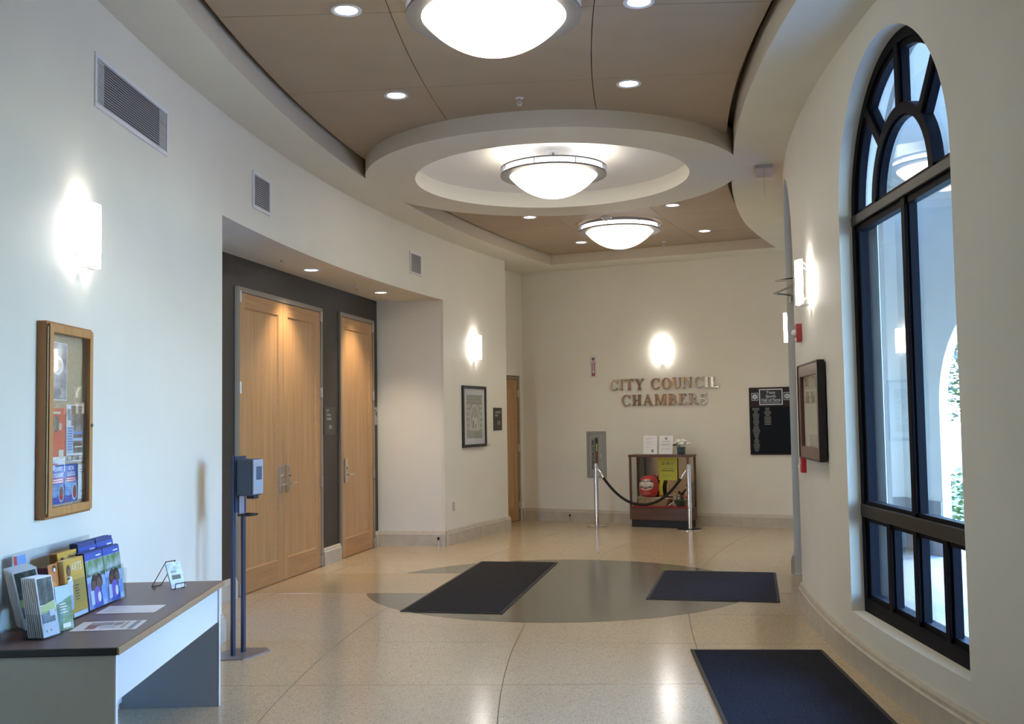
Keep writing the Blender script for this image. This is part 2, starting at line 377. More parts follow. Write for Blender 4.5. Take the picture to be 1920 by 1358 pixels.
def arched_wall(fmap, s0, s1, dep, ztop, ops, step=.25, z0=0, arcn=14):
    """wall of thickness dep with round-headed openings; fmap(s, d) -> (x, y); ops: (centre, half width, sill, spring)"""
    b = bmesh.new(); cuts = set()
    for c, r, sill, spr in ops:
        for k in range(arcn * 2 + 1): cuts.add(round(c - r * math.cos(PI * k / (2 * arcn)), 5))
    k = 0; n = int((s1 - s0) / step)
    for k in range(n + 1):
        s = s0 + (s1 - s0) * k / n
        if not any(abs(s - c) < r + .04 for c, r, _, _ in ops): cuts.add(round(s, 5))
    cuts = sorted(cuts)
    V = lambda s, d, z: b.verts.new((*fmap(s, d), z))
    def blk(a, c, za0, za1, zc0, zc1, under, over):
        for d in (0, dep):
            q = [V(a, d, za0), V(c, d, zc0), V(c, d, zc1), V(a, d, za1)]; b.faces.new(q if d else q[::-1])
        if under: b.faces.new([V(a, 0, za0), V(c, 0, zc0), V(c, dep, zc0), V(a, dep, za0)])
        if over: b.faces.new([V(a, 0, za1), V(c, 0, zc1), V(c, dep, zc1), V(a, dep, za1)])
    for a, c in zip(cuts, cuts[1:]):
        m = (a + c) / 2; o = [q for q in ops if abs(m - q[0]) < q[1]]
        if not o: blk(a, c, z0, ztop, z0, ztop, False, True); continue
        cc, r, sill, spr = o[0]; za = spr + math.sqrt(max(0, r * r - (a - cc) ** 2)); zc = spr + math.sqrt(max(0, r * r - (c - cc) ** 2))
        blk(a, c, za, ztop, zc, ztop, True, True)
        if sill > z0: blk(a, c, z0, sill, z0, sill, False, True)
    for c, r, sill, spr in ops:
        for s in (c - r, c + r): b.faces.new([V(s, 0, sill), V(s, dep, sill), V(s, dep, spr), V(s, 0, spr)])
    for s in (s0, s1): b.faces.new([V(s, 0, z0), V(s, dep, z0), V(s, dep, ztop), V(s, 0, ztop)])
    bmesh.ops.remove_doubles(b, verts=b.verts, dist=.0004)
    g = G(); g.bm.free(); g.bm = b; return g
def rmap(s, d): return pol(RR - d, s / RR * 180 / PI)
sr = lambda th: rad(th) * RR
WIN = (sr(1.12), .935, .35, 2.985); DOORW = (sr(13.1), .90, -.01, 3.06)
struct('wall_right', arched_wall(rmap, sr(-18.4), sr(33), .26, 4.45, [WIN, DOORW], arcn=26), PAINT)

# soffit strips, disc and fascias
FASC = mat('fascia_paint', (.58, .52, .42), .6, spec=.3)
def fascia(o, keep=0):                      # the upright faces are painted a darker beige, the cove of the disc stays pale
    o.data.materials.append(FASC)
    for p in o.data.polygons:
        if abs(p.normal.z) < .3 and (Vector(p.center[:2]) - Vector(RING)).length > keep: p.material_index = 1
rin = lambda t: 19.68 + (.014 * min(10, max(0, t - 12)))
sf = G()
sf.arc(23.32, 24.6, T0, 33, ZS, 4.36, 90); sf.arc(RR - .2, rin, T0, 33, ZS, 4.36, 90)
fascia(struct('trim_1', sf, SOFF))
sb = G(); fa, fb = Vector((.30, 16.43)), Vector((4.5, 14.63)); dd = Vector((.39, .92)) * 2.2
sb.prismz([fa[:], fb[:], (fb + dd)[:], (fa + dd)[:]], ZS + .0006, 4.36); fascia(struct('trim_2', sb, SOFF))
dr = G(); N = 120
prof = [(RI, ZS - .0006), (RO, ZS - .0006), (RO, 4.36), (RI, 4.36)]
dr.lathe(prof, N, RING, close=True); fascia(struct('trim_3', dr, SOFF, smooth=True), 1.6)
dm = G(); dm.lathe([(RI + .02, 4.285), (1.2, 4.32), (.9, 4.37), (.5, 4.41), (0, 4.425)], 72, RING); struct('ceiling_dome', dm, DOME, smooth=True)
# main ceiling: dark shadow gap above, taupe panels below
cg = G(); cg.arc(18.7, 25.6, T0, 33, 4.44, 4.55, 40); ceil = struct('ceiling', cg, DARKGAP)
nb = Vector((fb - fa).normalized()); nb = Vector((-nb.y, nb.x))
def panel(r0, r1, t0, t1):
    b = bmesh.new(); nr = max(3, int((r1 - (r0 if not callable(r0) else r0(t0))) / .09)); nt_ = max(4, int((t1 - t0) / .28)); keep = {}
    P = lambda i, j: pol((r0 if not callable(r0) else r0(t0 + (t1-t0)*j/nt_)) + (r1 - (r0 if not callable(r0) else r0(t0 + (t1-t0)*j/nt_))) * i / nr, t0 + (t1 - t0) * j / nt_)
    vv = {}
    def v(i, j, z):
        if (i, j, z) not in vv: vv[(i, j, z)] = b.verts.new((*P(i, j), z))
        return vv[(i, j, z)]
    for i in range(nr):
        for j in range(nt_):
            c = Vector(P(i + .5, j + .5))
            if (c - Vector(RING)).length < 1.66 or (c - fa).dot(nb) > .2: continue
            keep[(i, j)] = 1
    if not keep: b.free(); return
    for (i, j) in keep:
        b.faces.new([v(i, j, ZC), v(i, j + 1, ZC), v(i + 1, j + 1, ZC), v(i + 1, j, ZC)])
        b.faces.new([v(i, j, ZC + .02), v(i, j + 1, ZC + .02), v(i + 1, j + 1, ZC + .02), v(i + 1, j, ZC + .02)])
        for (a, c, e) in (((-1, 0), (i, j), (i, j + 1)), ((1, 0), (i + 1, j), (i + 1, j + 1)), ((0, -1), (i, j), (i + 1, j)), ((0, 1), (i, j + 1), (i + 1, j + 1))):
            if (i + a[0], j + a[1]) not in keep: b.faces.new([v(*c, ZC), v(*e, ZC), v(*e, ZC + .02), v(*c, ZC + .02)])
    g = G(); g.bm.free(); g.bm = b; obj('ceiling_panel', g, BROWN, ceil)
tt = [2.05 + 3.85 * k for k in range(-6, 9)]
for a, c in zip(tt, tt[1:]):
    e = .008
    panel(lambda t: rin(t) + .06, 20.857, a + e, c - e); panel(20.863, 22.157, a + e, c - e); panel(22.163, 23.27, a + e, c - e)

# baseboards of stone blocks
def base_arc(name, R, t0, t1, sgn, blk=1.22, parent=None):
    root = struct(name); n = max(1, round(rad(abs(t1 - t0)) * R / blk)); w = (t1 - t0) / n
    for k in range(n):
        a, c = t0 + k * w + .004, t0 + (k + 1) * w - .004
        b = bmesh.new(); m = max(2, int(abs(w) / .5)); cs = []
        pr = [(0, 0), (.036, 0), (.036, .155), (.026, .165), (.022, .185), (.012, .20), (0, .20)]
        for i in range(m + 1):
            t = a + (c - a) * i / m; cs.append([b.verts.new((*pol(R + sgn * x, t), z)) for x, z in pr])
        for A, B in zip(cs, cs[1:]):
            for i in range(len(pr)): j = (i + 1) % len(pr); b.faces.new((A[i], A[j], B[j], B[i]))
        b.faces.new(cs[0][::-1]); b.faces.new(cs[-1])
        g = G(); g.bm.free(); g.bm = b; obj('stone_block', g, STONE, root)
    return root
def base_line(name, M, spans):
    root = struct(name)
    for a, c in spans:
        n = max(1, round((c - a) / 1.22))
        for k in range(n):
            u, v = a + (c - a) * k / n + .001, a + (c - a) * (k + 1) / n - .001
            g = G(); pr = [(0, 0), (-.036, 0), (-.036, .155), (-.026, .165), (-.022, .185), (-.012, .20), (0, .20)]; b = g.bm
            A = [b.verts.new((u, y, z)) for y, z in pr]; B = [b.verts.new((v, y, z)) for y, z in pr]
            for i in range(len(pr)): j = (i + 1) % len(pr); b.faces.new((A[i], A[j], B[j], B[i]))
            b.faces.new(A[::-1]); b.faces.new(B)
            o = obj('stone_block', g, STONE, root); o.matrix_world = M
    return root
base_arc('baseboard_left', RL, -18, 5.65, -1); base_arc('baseboard_left_far', RL, 20.12, 25.36, -1)
base_arc('baseboard_left_end', 24.2, 28.5, 29.6, -1)
base_arc('baseboard_right', RR, -18, 10.42, 1); base_arc('baseboard_right_far', RR, 15.78, 29, 1)
base_line('baseboard_alcove', MA(0, 0), [(-1.9, -.24), (1.93, 2.47), (3.72, 3.94)])
base_line('baseboard_alcove_side', Mz(p0.x, p0.y, 0, math.atan2(d.y, d.x)), [(.04, (p1 - p0).length + .03)])
base_line('baseboard_back', MB(0, 0), [(.2, 4.9)])

# ------------------------------------------------------------------ doors of the alcove
def panel_leaf(w, h, st=.115, top=.14, bot=.22, deep=.014):
    """stiles, rails and a recessed flat panel; front at y=0"""
    f = G(); f.box(0, 0, 0, st, .045, h); f.box(w - st, 0, 0, w, .045, h)
    r = G(); r.box(st, 0, 0, w - st, .045, bot); r.box(st, 0, h - top, w - st, .045, h)
    m = .014
    p = G(); p.box(st, deep, bot, w - st, .04, h - top)
    b = G()      # sloping bead round the panel
    o = [(st, bot), (w - st, bot), (w - st, h - top), (st, h - top)]; i_ = [(st + m, bot + m), (w - st - m, bot + m), (w - st - m, h - top - m), (st + m, h - top - m)]
    for k in range(4): j = (k + 1) % 4; b.quad((o[k][0], .001, o[k][1]), (o[j][0], .001, o[j][1]), (i_[j][0], deep - .0005, i_[j][1]), (i_[k][0], deep - .0005, i_[k][1]))
    return f, r, p, b
def lever_set(parent, x, z, dirn):
    """tall escutcheon, key cylinder and lever; on a face at y=0 looking to -y"""
    h = obj('door_handle', G().box(x - .036, -.022, z - .095, x + .036, 0, z + .195, .004), METAL, parent)
    obj('lever', G().tube([(x, -.02, z), (x, -.062, z), (x + dirn * .03, -.068, z), (x + dirn * .125, -.066, z)], .0095, 8), METAL, h, smooth=True)
    g = G(); g.lathe([(0, .028), (.017, .026), (.019, 0), (0, 0)], 14); g.bm.transform(Matrix.Rotation(PI / 2, 4, 'X')); g.bm.transform(Matrix.Translation((x, -.022, z + .085)))
    obj('key_cylinder', g, CHROME, h, smooth=True)
def hinge(parent, x, z): obj('hinge', G().box(x - .016, -.024, z - .055, x - .003, 0, z + .055, .002).box(x + .003, -.024, z - .055, x + .016, 0, z + .055, .002).tube([(x, -.018, z - .06), (x, -.018, z + .06)], .009, 8), METAL, parent)
def frame(w, h, fw=.05, y0=-.028, y1=.03):
    g = G(); g.box(-fw, y0, 0, 0, y1, h + fw); g.box(w, y0, 0, w + fw, y1, h + fw); g.box(0, y0, h, w, y1, h + fw); return g
def closet(name, M, w, h, leaves):
    root = struct(name, M=M); obj('door_frame', frame(w, h), FRAMEG, root)
    for (x, lw, side) in leaves:
        L_ = bpy.data.objects.new('door_leaf', None); COL.objects.link(L_); L_.parent = root; L_.matrix_local = Matrix.Translation((x, -.016, .008))
        f, r, p, b = panel_leaf(lw, h - .012)
        obj('stiles', f, HONEY, L_); obj('rails', r, HONEY2, L_); obj('panel', p, HONEY, L_); obj('bead', b, HONEY2, L_)
    return root
d1 = closet('door_1', MA(-.19, 0), 2.05, 2.95, [(.004, 1.018, 1), (1.028, 1.018, -1)])
YF = Matrix.Translation((0, -.016, 0))
def on_leaf(root, fn):
    before = set(root.children); fn()
    for c in root.children:
        if c not in before: c.matrix_local = YF
on_leaf(d1, lambda: (lever_set(d1, .945, 1.02, -1), lever_set(d1, 1.105, 1.02, 1)))
on_leaf(d1, lambda: [hinge(d1, x, z) for x in (.0, 2.05) for z in (2.90, 2.01, .975, .07)])
d2 = closet('door_2', MA(2.525, 0), 1.135, 2.97, [(.004, 1.127, -1)])
on_leaf(d2, lambda: (lever_set(d2, .115, 1.02, 1), [hinge(d2, 1.135, z) for z in (2.92, 2.01, .975, .07)]))
# exit door at the far end of the left wall
xa, ya = pol(24.215, 25.75); xb, yb = pol(24.215, 28.47); ang = math.atan2(yb - ya, xb - xa); we = math.hypot(xb - xa, yb - ya)
d3 = closet('door_3', Mz(xa, ya, 0, ang) @ Matrix.Translation((.05, .03, 0)), we - .10, 2.335, [(.004, we - .108, -1)])
on_leaf(d3, lambda: [hinge(d3, we - .10, z) for z in (2.1, 1.2, .25)])
pl = Print().rect(0, 0, .30, .11, BLACK).lines(.05, .058, .24, .092, 1, GREYINK, .1).rect(.05, .062, .235, .085, PAPER).rect(.03, .022, .27, .042, PAPER)
obj('door_plate', G().box(0, -.004, 0, .30, 0, .11), BLACK, d3, Matrix.Translation((we - .10 - .70, -.017, 1.77)))
pl.build('door_plate_print', d3, Matrix.Translation((we - .10 - .70, -.0215, 1.77)))

# ------------------------------------------------------------------ arched windows of the right wall
def ring_arch(r0, r1, n=28):                # half ring polygon pieces in xz around (0,0)
    a = [(r1 * math.cos(PI * i / n), r1 * math.sin(PI * i / n)) for i in range(n + 1)]; b = [(r0 * math.cos(PI * i / n), r0 * math.sin(PI * i / n)) for i in range(n + 1)]
    return a, b
def arch_band(g, r0, r1, cz, y0, y1, n=28):
    a, b = ring_arch(r0, r1, n)
    for i in range(n): g.prism([(a[i][0], cz + a[i][1]), (a[i+1][0], cz + a[i+1][1]), (b[i+1][0], cz + b[i+1][1]), (b[i][0], cz + b[i][1])], y0, y1)
    bmesh.ops.remove_doubles(g.bm, verts=g.bm.verts, dist=.0001)
    return g
def window(name, th, hw_=.935, depth=.085):
    # local: x to the right seen from the hall, y outwards, front of the frame at y = 0
    s0 = pol(RR, th + hw_ / RR * 180 / PI); s1 = pol(RR, th - hw_ / RR * 180 / PI)
    mx, my = (s0[0] + s1[0]) / 2, (s0[1] + s1[1]) / 2
    M = Mz(mx, my, 0, PI * 1.5 - rad(th)) @ Matrix.Translation((0, depth, 0))
    root = struct(name, M=M); H = hw_ + .01; zs = 2.985; fd = .066
    fo = .15; g = G(); g.box(-H, 0, .345, -H + .075, fo, zs); g.box(H - .075, 0, .345, H, fo, zs); g.box(-H + .075, 0, .345, H - .075, fo, .44)
    arch_band(g, H - .075, H, zs, 0, fd, 44); obj('frame', g, BLACKF, root)
    g = G()                                                        # inner step of the frame
    g.box(-H + .075, .018, .44, -H + .115, fd, zs); g.box(H - .115, .018, .44, H - .075, fd, zs); g.box(-H + .115, .018, .44, H - .115, fd, .47)
    arch_band(g, H - .115, H - .075, zs, .018, fd, 44); obj('frame_stop', g, BLACKF, root)
    obj('rail', G().box(-H + .03, -.012, 2.93, H - .03, .012, 2.995, .006), BLACKR, root); obj('rail_back', G().box(-H + .03, .012, 2.885, H - .03, fd, 3.02), BLACKF, root)
    obj('rail', G().box(-H + .03, -.012, .978, H - .03, .012, 1.062, .006), BLACKR, root); obj('rail_back', G().box(-H + .03, .012, .95, H - .03, fd, 1.085), BLACKF, root)
    def bar(x, z0, z1, w=.066): obj('mullion', G().box(x - w / 2, -.002, z0, x + w / 2, fd, z1, .006).box(x - w / 2 - .016, .02, z0, x + w / 2 + .016, fd, z1), BLACKF, root)
    bar(.03, 1.05, 2.93)
    for x in (-.415, .03, .465): bar(x, .43, .985)
    g = arch_band(G(), .44, .505, zs, -.002, fd, 22); arch_band(g, .425, .44, zs, .02, fd, 22); obj('arch_bar', g, BLACKF, root)
    for a in (48, 90, 132):
        g = G().box(.49, -.002, -.032, H - .06, fd, .032, .005).box(.49, .02, -.048, H - .06, fd, .048); g.bm.transform(Matrix.Translation((0, 0, zs)) @ Matrix.Rotation(-rad(a), 4, 'Y')); obj('spoke', g, BLACKF, root)
    y0, y1 = .045, .051
    for a, b, c, e in ((-H + .1, .0, 1.05, 2.94), (.06, H - .1, 1.05, 2.94), (-H + .1, -.44, .45, .99), (-.39, 0, .45, .99), (.055, .44, .45, .99), (.49, H - .1, .45, .99)):
        obj('pane', G().box(a, y0, c, b, y1, e), GLASS, root)
    n = 16
    obj('pane', G().prism([(.43 * math.cos(PI * i / n), zs + .43 * math.sin(PI * i / n)) for i in range(n + 1)], y0, y1), GLASS, root)
    for a0, a1 in ((0, 48), (48, 90), (90, 132), (132, 180)):
        k = 8; A = [rad(a0 + (a1 - a0) * i / k) for i in range(k + 1)]
        obj('pane', G().prism([(.84 * math.cos(t), zs + .84 * math.sin(t)) for t in A] + [(.50 * math.cos(t), zs + .50 * math.sin(t)) for t in A[::-1]], y0, y1), GLASS, root)
    return root
window('window_1', 1.12)

# arched glazed door further along the right wall
s0 = pol(RR, 13.1 + .90 / RR * 180 / PI); s1 = pol(RR, 13.1 - .90 / RR * 180 / PI); M4 = Mz((s0[0] + s1[0]) / 2, (s0[1] + s1[1]) / 2, 0, PI * 1.5 - rad(13.1)) @ Matrix.Translation((0, .085, 0))
d4 = struct('door_4', M=M4); H = .91; zs = 3.06
g = G(); g.box(-H, 0, 0, -H + .08, .1, zs); g.box(H - .08, 0, 0, H, .1, zs); g.box(-H + .08, 0, 2.93, H - .08, .1, 3.06); arch_band(g, H - .08, H, zs, 0, .1); obj('frame', g, BLACKF, d4)
n = 20; obj('transom_pane', G().prism([(.80 * math.cos(PI * i / n), zs + .8 * math.sin(PI * i / n)) for i in range(n + 1)], .045, .051), DGLASS, d4)
for x in (-.825, .005):
    L_ = bpy.data.objects.new('door_leaf', None); COL.objects.link(L_); L_.parent = d4; L_.matrix_local = Matrix.Translation((x, .02, 0)); w = .82
    obj('leaf_frame', G().box(0, 0, .01, .09, .05, 2.92).box(w - .09, 0, .01, w, .05, 2.92).box(.09, 0, .01, w - .09, .05, .26).box(.09, 0, 2.80, w - .09, .05, 2.92), BLACKF, L_)
    obj('pane', G().box(.09, .022, .26, w - .09, .028, 2.80), DGLASS, L_)
    hx = w - .05 if x < 0 else .05
    obj('pull_handle', G().tube([(hx, 0, .90), (hx, -.06, .92), (hx, -.06, 1.18), (hx, 0, 1.20)], .012, 8), CHROME, L_, smooth=True)
for sx in (-1, 1):
    obj('door_closer', G().box(sx * .62 - .12, -.065, 2.83, sx * .62 + .12, .0, 2.89, .006).tube([(sx * .62, -.05, 2.90), (sx * .50, -.22, 2.915), (sx * .28, -.03, 2.965)], .011, 6), METAL, d4)

# ------------------------------------------------------------------ outside: arcade, ground, planting
PLAST = mat('arcade_plaster', (.70, .68, .60), .7, var=.03, vs=3)
PLASTD = mat('arcade_plaster_dado', (.24, .25, .26), .7, var=.04, vs=3)
PAVE = mat('arcade_paving', (.24, .25, .26), .6, var=.08, vs=6)
struct('ground_1', G().prismz([(1.0, -4), (2.55, 2.0), (2.55, 8), (4.15, 13.2), (5.6, 13.2), (9.0, -4)], -.14, -.02), PAVE)
D0 = Vector((4.90, 13.1)); DD = Vector((.153, -1)).normalized(); DN = Vector((1, .153)).normalized()
def amap(s, d_): v = D0 + DD * s + DN * d_; return (v.x, v.y)
struct('wall_arcade', arched_wall(amap, 0, 17, .11, 4.6, [(2.18, 1.25, -.02, 1.75), (5.05, 1.42, -.02, 2.95), (8.1, 1.42, -.02, 2.95), (11.15, 1.42, -.02, 2.95), (14.2, 1.42, -.02, 2.95)], step=.5, z0=-.02, arcn=10), PLAST)  # unseen nearer arches opened wide and tall to admit more sky light
def omap(s, d_): return pol(RR - .262 - d_, s / RR * 180 / PI)
struct('wall_right_outer', arched_wall(omap, sr(-18.4), sr(33), .03, 4.45, [WIN, DOORW], arcn=26), mat('outer_wall_dimmed_plaster', (.26, .25, .22), .7, var=.03, vs=3))  # added outer skin, coloured darker to stand in for weaker daylight
struct('wall_arcade_end', G().prismz([(4.0, 13.02), (5.05, 13.02), (5.05, 13.2), (4.1, 13.2)], -.02, 4.6), PLAST)
struct('trim_4', G().box(4.02, 12.98, -.02, 4.93, 13.02, .62).prismz([amap(.0, 0), amap(.92, 0), amap(.92, -.02), amap(.0, -.02)], -.02, .62), PLASTD)
struct('ceiling_arcade', G().prismz([(2.0, -5), (2.4, 6), (3.2, 10.5), (4.6, 13.3), (5.2, 13.3), (8.0, -5)], 4.55, 4.7), PLAST)
LAWN = mat('lawn_green', (.16, .30, .05), .9, var=.3, vs=3)
WALK = mat('sunlit_concrete_walk', (.30, .30, .29), .8, var=.06, vs=2)
struct('ground_2', G().box(-60, -60, -.4, 120, 120, -.15), WALK)
struct('ground_3', G().prismz([(5.3, 13.9), (9.3, 14.5), (30, 40), (60, 60), (10, 60)], -.16, -.10), LAWN)
struct('path_1', G().prismz([(5.05, 13.3), (5.4, 10.5), (8.6, -4), (13, -4), (9.2, 14), (9, 17)], -.15, -.03), WALK)
struct('path_2', G().box(4, 24, -.15, 60, 27.5, -.06), WALK)
LEAF = photo('leaf_green', [(.006, .018, .006), (.02, .05, .015), (.06, .12, .04)], 3)
LEAF2 = photo('bush_leaf_green', [(.02, .05, .01), (.06, .14, .02), (.13, .24, .05)], 6)
BARK = mat('tree_bark', (.16, .12, .09), .9, var=.3, vs=20, bump=.4, bs=40)
def leaves(c, rx, rz, n, size, seed):
    rnd = random.Random(seed); b = bmesh.new()
    for _ in range(n):
        while 1:
            p = Vector((rnd.uniform(-1, 1), rnd.uniform(-1, 1), rnd.uniform(-1, 1)))
            if .35 < p.length < 1: break
        p = Vector((c[0] + p.x * rx, c[1] + p.y * rx, c[2] + p.z * rz)); R_ = Matrix.Rotation(rnd.uniform(0, 6), 3, 'Z') @ Matrix.Rotation(rnd.uniform(-1, 1), 3, 'X')
        q = [R_ @ Vector(v) * size * rnd.uniform(.6, 1.3) for v in ((-.5, 0, 0), (0, -.28, .08), (.5, 0, 0), (0, .28, .08))]
        b.faces.new([b.verts.new(p + v) for v in q])
    g = G(); g.bm.free(); g.bm = b; return g
def tree(x, y, h, r, label, seed):
    t = thing('tree', label, 'tree', Matrix.Translation((x, y, -.15)))
    obj('trunk', G().tube([(0, 0, 0), (.05, .03, h * .3), (0, .05, h * .62)], [.16, .12, .08], 8).tube([(.03, .04, h * .35), (r * .4, .2, h * .7)], [.08, .04], 6).tube([(.03, .04, h * .4), (-r * .4, -.2, h * .75)], [.07, .03], 6), BARK, t)
    c = obj('crown', leaves((0, 0, h * .66), r, h * .38, 5200, .15, seed), LEAF, t); c['kind'] = 'stuff'
tree(9.6, 21.5, 5.4, 1.9, 'leafy street tree seen through the arcade arch outside the window', 3)
tree(20.5, 38, 9.0, 4.0, 'taller dark green tree beyond the far path outside the window', 4)
tree(13.2, 33, 7.5, 3.0, 'mid green tree behind the slim tree outside the window', 5)
def bush(x, y, r, h, label, seed):
    t = thing('bush', label, 'bush', Matrix.Translation((x, y, -.15)))
    c = obj('foliage', leaves((0, 0, h * .5), r, h * .5, 1500, .11, seed), LEAF2, t); c['kind'] = 'stuff'
    obj('stem', G().tube([(0, 0, 0), (.02, 0, h * .5)], .02, 6).tube([(0, 0, 0), (-r * .5, .1, h * .6)], .014, 6).tube([(0, 0, 0), (r * .5, -.1, h * .6)], .014, 6), BARK, t)
bush(6.55, 14.3, .65, 1.15, 'bright green bush just outside the arcade arch', 8)
bush(8.3, 15.6, .75, 1.0, 'low green bush further right of the bright bush outside', 9)

# ================================================================== LAMPS
def bowl_lamp(th, label, stem=0.0, top=None):
    x, y = pol(21.49, th); zr = 4.155
    t = thing('bowl_light', label, 'ceiling light', Matrix.Translation((x, y, zr)), 'glass bowl ceiling lights')
    Rr = .545
    obj('lower_ring', G().lathe([(Rr - .095, .0), (Rr, .0), (Rr, .018), (Rr - .095, .018)], 64, close=True), RINGM, t, smooth=True)
    obj('upper_ring', G().lathe([(Rr - .03, .068), (Rr, .068), (Rr, .082), (Rr - .03, .082)], 64, close=True), RINGM, t, smooth=True)
    for k in range(8):
        a = rad(22 + 45 * k); obj('ring_post', G().tube([((Rr - .012) * math.cos(a), (Rr - .012) * math.sin(a), .01), ((Rr - .012) * math.cos(a), (Rr - .012) * math.sin(a), .075)], .005, 6), RINGM, t)
    obj('light_band', G().lathe([(Rr - .04, .02), (Rr - .04, .066)], 64), M_GAP, t, smooth=True)
    pr = [(Rr - .085, .012)]; a0 = math.asin(.46 / .66)
    for k in range(15): a = a0 * (1 - k / 14); pr.append((.66 * math.sin(a), .66 * math.cos(a0) - .66 * math.cos(a)))
    pr[-1] = (0, pr[-1][1]); pr = [(r, z * 1.27 + .012) for r, z in pr]
    obj('glass_bowl', G().lathe(pr, 64), M_BOWL, t, smooth=True)
    zc = (top if top else ZC) - zr
    if stem:
        obj('stem', G().tube([(0, 0, .08), (0, 0, zc)], .012, 8), RINGM, t); obj('canopy', G().lathe([(0, zc - .03), (.055, zc - .028), (.06, zc - .02), (.06, zc), (0, zc)], 24), WHITE, t, smooth=True)
        obj('top_pan', G().lathe([(0, .085), (Rr - .2, .085), (Rr - .2, .095), (0, .095)], 32), RINGM, t)
    else: obj('pan', G().lathe([(Rr - .06, .07), (Rr - .06, zc), (0, zc)], 48), RINGM, t, smooth=True)
    return t
bowl_lamp(1.65, 'large glass bowl light on the ceiling, nearest and cut by the top edge')
bowl_lamp(12.93, 'glass bowl light hanging by a stem inside the round ceiling recess', 1, 4.425)
bowl_lamp(21.95, 'glass bowl light on the taupe ceiling near the far wall')
def downlight(x, y, z, label, group, power, col=(1, .88, .70)):
    t = thing('downlight', label, 'downlight', Matrix.Translation((x, y, z)), group)
    obj('trim_ring', G().lathe([(.072, -.001), (.098, -.001), (.098, -.008), (.084, -.010), (.072, -.004)], 32, close=True), WHITE, t, smooth=True)
    obj('lens', G().lathe([(0, -.002), (.073, -.002)], 24), M_DOWN, t)
    l = bpy.data.lights.new('lamp', 'SPOT'); l.energy = power; l.spot_size = rad(96); l.spot_blend = .8; l.shadow_soft_size = .06; l.color = col
    o = bpy.data.objects.new('lamp', l); COL.objects.link(o); o.parent = t; o.location = (0, 0, -.03)
k = ['left', 'right']
for th, nm in ((1.9, 'beside the nearest bowl light'), (6.3, 'in front of the round ceiling recess'), (19.5, 'just beyond the round ceiling recess'), (24.85, 'closest to the back wall')):
    for R_, sd in ((22.43, 'left'), (20.58, 'right')):
        x, y = pol(R_, th); downlight(x, y, ZC, f'round recessed downlight {nm}, {sd} of the pair', 'downlights of the main ceiling', SPOT)
downlight(-2.13, 10.93, ALZ, 'downlight in the alcove ceiling over the double door', 'downlights of the door alcove', SPOTA, (1, .80, .54))
downlight(-1.643, 12.92, ALZ, 'downlight in the alcove ceiling over the single door', 'downlights of the door alcove', SPOTA, (1, .80, .54))
def sconce(M, label):
    t = thing('wall_sconce', label, 'wall lamp', M, 'curved glass wall sconces')      # centre on the wall, panel bulging to -y
    w, h, dp = .098, .172, .115; n = 10; r = (w * w + .04 * .04) / (2 * .04); am = math.asin(w / r)
    P = [(r * math.sin(-am + 2 * am * i / n), -dp + r * (1 - math.cos(-am + 2 * am * i / n)) ) for i in range(n + 1)]
    pts = P + [(x, y + .006) for x, y in P[::-1]]
    obj('glass_shade', G().prismz(pts, -h, h), M_SCON, t)
    obj('back_plate', G().box(-.06, -.018, -.12, .06, -.001, .12, .004), METAL, t)
    for sx in (-1, 1):
        for sz in (-1, 1):
            g = G(); g.box(sx * (w - .012) - .004, -.083, sz * (h - .012) - .016, sx * (w - .012) + .004, -.068, sz * (h - .012) + .016).tube([(sx * .05, -.01, sz * .10), (sx * (w - .012), -.07, sz * (h - .015))], .004, 5); obj('shade_clip', g, METAL, t)
    obj('lower_tray', G().box(-.045, -.085, -h - .012, .045, -.02, -h - .004), METAL, t)
    return t
sconce(ML(-.12, 2.70), 'lit glass wall sconce above the cork notice board on the left wall')
sconce(ML(22.57, 2.71), 'lit glass wall sconce above the framed drawing on the left wall')
sconce(MB(2.37, 2.705), 'lit glass wall sconce on the back wall above the metal lettering')
sconce(MR(7.1, 2.70), 'lit glass wall sconce on the right wall above the mahogany frame')
sconce(MR(20.0, 2.71), 'lit glass wall sconce half hidden behind the door opening on the right')

# ceiling bits
def sprinkler(x, y, z, label):
    t = thing('fire_sprinkler', label, 'sprinkler', Matrix.Translation((x, y, z)), 'ceiling sprinklers')
    obj('escutcheon', G().lathe([(0, -.006), (.03, -.005), (.035, 0), (0, 0)], 20), WHITE, t, smooth=True)
    obj('frame_arms', G().tube([(0, 0, 0), (0, 0, -.03)], .011, 8).tube([(-.012, 0, -.03), (-.018, 0, -.045), (0, 0, -.06)], .004, 6).tube([(.012, 0, -.03), (.018, 0, -.045), (0, 0, -.06)], .004, 6), METAL, t)
    g = G().lathe([(0, -.058), (.02, -.06), (.02, -.063), (0, -.063)], 16); obj('deflector', g, METAL, t)
sprinkler(.093, 8.235, ZC, 'small fire sprinkler in the taupe ceiling before the round recess')
sprinkler(2.277, 15.15, ZC, 'small fire sprinkler in the taupe ceiling right of the far bowl light')
sprinkler(-2.29, 10.22, ALZ, 'small fire sprinkler in the alcove ceiling above the double door')
sprinkler(-1.848, 12.23, ALZ, 'small fire sprinkler in the alcove ceiling nearer the single door')
t = thing('smoke_detector', 'white round smoke detector on the ceiling before the far bowl light', 'detector', Matrix.Translation((1.248, 13.2, ZC)))
obj('base', G().lathe([(0, -.02), (.07, -.02), (.075, 0), (0, 0)], 24), WHITE, t, smooth=True); obj('sensor_cap', G().lathe([(0, -.055), (.03, -.053), (.045, -.04), (.05, -.02), (0, -.02)], 24), WHITE, t, smooth=True)
t = thing('exit_sign', 'edge-lit clear exit sign hanging from the soffit above the right wall', 'exit sign', Mz(2.545, 10.16, ZS, rad(75.9)))
